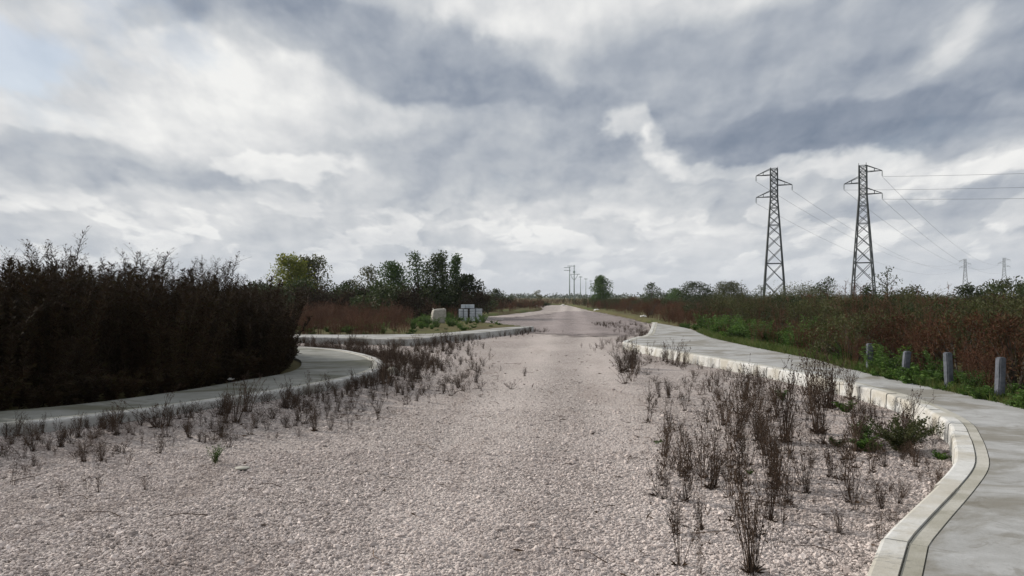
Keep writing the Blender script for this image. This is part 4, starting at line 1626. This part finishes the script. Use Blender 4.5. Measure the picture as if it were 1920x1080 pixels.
# skirt of lower growth so that no daylight shows under the thicket
skirt = [make_plant('low_thicket_weed', *leafy_weed_mesh(.8, .5, 1100, .10, .035, 14, .9), M['thick_stem'], M['thick_leaf'])]
SK = Kind(skirt, 'weed', 'undergrowth at the foot of the thicket', lambda k, x, y: 'low dark undergrowth plant at the foot of the thicket along the pavement')
for i in range(4, len(BLp) - 4):
    t = unit(BLp[i + 1] - BLp[i - 1])
    x, y = BLp[i][0] + t[1] * -.34, BLp[i][1] + t[0] * .34
    if not in_thick(x, y):
        x, y = BLp[i][0] + t[1] * .34, BLp[i][1] - t[0] * .34
    if y > 19.5 or x < -.7 * y - 1.5:
        continue
    SK.put(x, y, on_block(x, y) - .02, rnd.uniform(.5, .95))
for i in range(40):
    px = rnd.uniform(4, 505)
    Y = float(np.interp(px, [0, 300, 500], [10.8, 13.4, 17.0])) + rnd.uniform(0, 1.2)
    x = spot(px, Y)
    SPI.put(x, Y, .13, (.9, .9, float(np.interp(px, [0, 100, 300, 420, 500], [.96, 1.02, 1.0, .96, .84])) * rnd.uniform(.88, 1.08)), tilt=.05)
for px, Y, k in ((113, 11.6, 1.14), (75, 11.2, 1.04), (256, 13.0, 1.02), (418, 15.0, 1.05), (376, 14.4, .98)):
    SPI.put(spot(px, Y), Y, .13, (.75, .75, k), 0)


# ------------------------------------------------------------------ shrubs and trees
def tree_mesh(h, r, base, n, llen, lwid, limbs, shape, bare=False):
    tr, lf = MB(), MB()
    tr.tube([(0, 0, -.1), (rng.normal(0, .02 * h), rng.normal(0, .02 * h), h * .5), (rng.normal(0, .03 * h), 0, h * .95)], [h * .018 + .02, h * .012 + .01, .008], 7, False)
    per = max(1, n // limbs)
    for i in range(limbs):
        f = (i + rng.uniform(.2, .8)) / limbs
        zc = h * (base + (1 - base) * f)
        if shape == 'cone':
            rr = r * (1.05 - f) ** .8
        elif shape == 'round':
            rr = r * math.sqrt(max(.05, 1 - (2 * f - 1.0) ** 2))
        else:                                     # upright
            rr = r * math.sin(math.pi * (.12 + .8 * f)) ** .7
        a = rng.uniform(0, 6.283)
        u = rr * rng.uniform(.35, 1.0)
        tip = np.array([math.cos(a) * u, math.sin(a) * u, zc])
        start = np.array([0, 0, max(h * base * .6, zc - u * rng.uniform(.7, 1.4))])
        mid = (start + tip) / 2 + [0, 0, -.06 * u]
        tr.tube([start, mid, tip], [.010 * h * .5 + .008, .010, .004], 4, False)
        if bare:
            for k in range(5):
                q = start + (tip - start) * rng.uniform(.4, 1)
                d = unit((tip - start) + rng.normal(0, .5 * u, 3) + [0, 0, .5 * u])
                tr.tube([q, q + d * u * rng.uniform(.3, .7)], [.010, .004], 3, False)
        cr = max(.12, rr * rng.uniform(.32, .55)) + .05 * h
        v = unit(rng.normal(size=(per, 3))) * (rng.random((per, 1)) ** .5) * cr
        pos = tip + v * [1, 1, .85]
        lf.leaves(pos, unit(v + rng.normal(0, .6 * cr, (per, 3))), rng.uniform(.6, 1.3, per) * llen, rng.uniform(.7, 1.3, per) * lwid)
    return tr, lf


def tree(px, Y, top, width_px, leaf, shape, label, n=3600, base=.18, limbs=34, bark='bark', bare=False, ls=.17, group='trees beyond the weeds', name='young_tree'):
    """foot where the ray meets the field at distance Y, height from the top pixel"""
    h = EYE + (HOR - top) / FPX * Y
    r = width_px / FPX * Y * .5
    if not bare:
        base, n, limbs, r = base * .5, int(n * 1.3), int(limbs * 1.3), r * 1.12
    tr, lf = tree_mesh(h, r, base, n, ls, ls * .55, limbs, shape, bare)
    root = empty(name, (spot(px, Y), Y, .05), rnd.uniform(0, 6.28))
    tr.build('trunk', M[bark], root)
    lf.build('crown', M[leaf], root)
    tag(root, label, 'tree', group)


L_ = 'young trees beyond the side street'
tree(543, 58, 484, 62, 'yellow_leaf', 'upright', 'bright yellow-green autumn tree standing above the thicket end', 5200, .15, 46, group=L_)
tree(570, 60, 487, 56, 'grey_leaf', 'upright', 'dull grey-green tree close beside the bright yellow-green one', 4200, .15, 40, group=L_)
tree(594, 60, 484, 42, 'grey_leaf', 'upright', 'thin grey tree with bare branching top next to the dull green tree', 2000, .2, 34, 'bark_pale', True, group=L_)
tree(690, 62, 503, 50, 'grey_leaf', 'round', 'half-bare greyish tree between low shrubs and a dense green tree', 1500, .2, 32, 'bark_pale', True, group=L_)
tree(733, 60, 497, 50, 'mid_leaf', 'upright', 'dense rounded green tree with a pointed top among young trees', 4600, .1, 42, group=L_)
tree(780, 57, 478, 44, 'mid_leaf', 'round', 'loose-crowned tall green tree with sky showing through its top', 1500, .15, 34, group=L_)
tree(815, 56, 484, 52, 'dark_leaf', 'upright', 'densest tall dark green tree of the cluster near the block stacks', 3400, .1, 40, group=L_)
tree(829, 60, 474, 24, 'dark_leaf', 'cone', 'slender spire-topped dark tree rising behind the dense dark one', 1000, .2, 26, group=L_)
tree(855, 57, 482, 40, 'mid_leaf', 'cone', 'open feathery green tree nearest the road in the cluster', 1900, .15, 30, group=L_)
tree(873, 55, 520, 52, 'dark_leaf', 'round', 'low dark bushy tree behind the block stacks', 3600, .05, 34, group=L_)
tree(655, 63, 530, 34, 'dark_leaf', 'round', 'small dark tree with a flat open top left of the half-bare tree'.replace(' left of', ' beside'), 1500, .2, 24, group=L_)
tree(930, 90, 545, 30, 'dark_leaf', 'round', 'small dark bush-like tree alone at the road bend', 1600, .05, 24, group=L_)
tree(1130, 122, 521, 32, 'mid_leaf', 'upright', 'lone fresh green tree by the road in front of the utility poles', 3800, .05, 36, ls=.24)
tree(1223, 105, 533, 28, 'dark_leaf', 'round', 'small dark twin-crowned tree standing above russet weeds', 1100, .2, 18, ls=.2)
tree(1303, 110, 533, 52, 'dark_leaf', 'round', 'broad dark tree next to the dome-shaped olive bush', 3200, .1, 34, ls=.22)
tree(1268, 118, 544, 40, 'mid_leaf', 'round', 'low mid-green tree between two darker trees in the field', 2200, .05, 26, ls=.22)
tree(1371, 120, 534, 68, 'olive_leaf', 'round', 'dome-shaped olive green tree close to a lattice pylon', 5200, .03, 50, ls=.22)
tree(1427, 90, 537, 24, 'dark_leaf', 'upright', 'spindly dark sapling at the foot of the pylon by the dome-shaped tree', 420, .3, 14, ls=.17)
tree(1520, 160, 545, 120, 'grey_leaf', 'round', 'wide dull olive thicket tree between the two nearest pylons', 5200, .02, 56, ls=.3)
tree(1549, 42, 526, 44, 'dark_leaf', 'upright', 'ragged dark sapling with bare twig tops between the two pylons', 620, .35, 26, 'bark', True, ls=.12)
tree(1549, 44, 560, 56, 'dark_leaf', 'round', 'low dark shrub at the foot of the ragged sapling', 1500, .02, 24, ls=.11, name='field_shrub')
tree(1664, 40, 508, 52, 'dark_leaf', 'round', 'nearly bare dark tree standing just beside the pylon foot', 520, .3, 26, 'bark', True, ls=.10)
tree(1625, 38, 540, 40, 'dark_leaf', 'cone', 'narrow dark shrub in front of the pylon by the bare tree', 1300, .05, 24, ls=.10, name='field_shrub')
tree(1710, 36, 543, 70, 'olive_leaf', 'round', 'olive shrub with a tufted top past the bare tree', 2200, .05, 30, ls=.10, name='field_shrub')
tree(1822, 30, 541, 78, 'dark_leaf', 'round', 'dark leafy shrub in front of the first far pylon', 2600, .05, 34, ls=.10, name='field_shrub')
tree(1880, 34, 533, 76, 'olive_leaf', 'round', 'tall olive shrub in front of the second far pylon', 2600, .05, 34, ls=.10, name='field_shrub')
tree(1915, 40, 535, 40, 'dark_leaf', 'cone', 'dark conical shrub at the far end of the weed field', 1600, .05, 28, ls=.11, name='field_shrub')
tree(1008, 150, 546, 14, 'grey_leaf', 'upright', 'small pale tree beyond the road bend', 600, .2, 16, 'bark_pale', True, ls=.2)

# shrubs filling the base of the left tree group
SHR = Kind([make_plant('dark_shrub', *bush_mesh(*a), M['bark'], M['dark_leaf']) for a in ((1.9, 1.3, 2400, .15, .075, 22), (1.6, 1.5, 2400, .15, .075, 24))] +
           [make_plant('brown_shrub', *bush_mesh(1.7, 1.3, 2200, .13, .05, 22), M['bark'], M['thick_leaf'])], 'shrub', 'shrubs under the young trees', lambda k, x, y: ('dark rounded shrub', 'dark spreading shrub', 'brown half-dry shrub')[k] + ' in the belt under the young trees')
for px in range(430, 900, 15):
    Y = rnd.uniform(46, 62)
    if px > 800:
        Y = rnd.uniform(51, 62)
    SHR.put(spot(px, Y), Y, .1, rnd.uniform(.95, 1.4))
for px in range(905, 960, 9):
    Y = rnd.uniform(70, 110)
    SHR.put(spot(px, Y), Y, .05, rnd.uniform(.7, 1.0), label='low shrub along the bend of the road past the block stacks', group='shrubs at the road bend')
for px, Y in ((985, 106), (1000, 110), (968, 98), (1018, 113)):
    SHR.put(spot(px, Y), Y, .05, (.8, .8, .45), label='low shrub along the bend of the road past the block stacks', group='shrubs at the road bend')

# bushes rising out of the right field
FBU = Kind([make_plant('field_bush', *bush_mesh(*a), M['bark'], M[m_]) for a, m_ in (((1.5, .9, 2600, .075, .032, 26), 'olive_leaf'), ((1.35, .8, 2400, .07, .026, 24), 'russet_leaf'), ((1.7, .8, 2600, .075, .034, 24), 'dark_leaf'))],
           'bush', 'bushes in the weed field', lambda k, x, y: ('rounded olive bush', 'rounded russet bush', 'upright dark green bush')[k] + (' behind the grey posts' if y < 16 else ' in the field behind the green bank' if y < 27 else ' far out in the weed field'))
for px, Y, k, sc in ((1800, 13.4, 0, .95), (1905, 12.2, 1, .95), (1600, 16.2, 1, .9), (1560, 17.5, 2, .7), (1690, 15.5, 1, .9), (1740, 17.5, 2, .95), (1850, 16, 1, 1.05), (1640, 20, 2, .95), (1480, 26, 1, 1.0),
                     (1420, 30, 0, .95), (1530, 24, 0, 1.0), (1370, 36, 1, 1.0), (1310, 44, 1, 1.0), (1260, 52, 2, .8), (1220, 60, 1, 1.1), (1580, 28, 2, 1.15), (1780, 24, 0, 1.1), (1890, 22, 2, 1.15), (1460, 40, 2, 1.15),
                     (1350, 55, 0, 1.2), (1700, 30, 1, 1.2), (1845, 32, 0, 1.2), (1180, 80, 1, 1.1), (1150, 95, 2, 1.0), (1240, 85, 0, 1.2), (1500, 52, 1, 1.3), (1620, 48, 0, 1.2)):
    FBU.put(spot(px, Y), Y, on_block(spot(px, Y), Y) - .03, (sc, sc, sc * rnd.uniform(.9, 1.05)))

# ---- grass along the right pavement edge
gb = MB()
N_ = 26000
y = 8.3 + (rng.random(N_) ** 1.2) * 22
x = np.array([right_edge(v) for v in y]) + np.abs(rng.normal(0, .26, N_)) - .03
d = unit(np.column_stack([rng.normal(0, .45, N_), rng.normal(0, .45, N_), np.ones(N_)]))
gb.leaves(np.column_stack([x, y, ground_z(x, y) - .01]), d, rng.uniform(.05, .28, N_) * np.interp(y, [8, 12, 20], [.55, .9, 1.1]), rng.uniform(.006, .014, N_))
tag(gb.build('grass', M['grass']), 'short green grass fringing the back edge of the pavement', 'grass', kind='stuff')

# ---- straw field and far wood on the horizon
sb = MB()
N_ = 9000
y = rng.uniform(150, 330, N_)
x = rng.uniform(-.3, .16, N_) * y
d = unit(np.column_stack([rng.normal(0, .4, N_), rng.normal(0, .4, N_), np.ones(N_)]))
sb.leaves(np.column_stack([x, y, np.full(N_, -.12)]), d, rng.uniform(.5, 1.2, N_), rng.uniform(.15, .4, N_))
tag(sb.build('dry_grass_field', M['straw']), 'pale dry grass field beyond the bend of the road', 'grass', kind='stuff')
wb = MB()
for k in range(420):
    Y = rng.uniform(620, 900)
    X = rng.uniform(-.75, .75) * Y
    hh = rng.uniform(2.2, 4.6)
    m = 34
    v = unit(rng.normal(size=(m, 3))) * (rng.random((m, 1)) ** .5) * [rng.uniform(4, 11), 4, hh * .55]
    wb.leaves(np.array([X, Y, hh * .5]) + v, unit(v + rng.normal(0, 1, (m, 3))), rng.uniform(1.2, 2.4, m), rng.uniform(.8, 1.6, m))
tag(wb.build('distant_wood', M['dark_leaf']), 'thin dark line of distant woods along the horizon', 'wood', kind='stuff')

# ------------------------------------------------------------------ haze
hb = MB()
hb.box(-2600, 2600, -500, 4600, -1.2, 38)
hm = bpy.data.materials.new("haze_air")
hm.use_nodes = True
hm.node_tree.nodes.clear()
ho = hm.node_tree.nodes.new("ShaderNodeOutputMaterial")
hv = hm.node_tree.nodes.new("ShaderNodeVolumePrincipled")
hv.inputs['Color'].default_value = (.86, .91, 1.0, 1)
hv.inputs['Density'].default_value = 0.00016
hm.node_tree.links.new(hv.outputs[0], ho.inputs['Volume'])
hz_o = hb.build('haze', hm)
tag(hz_o, 'thin pale haze in the air over the fields', 'haze', kind='stuff')
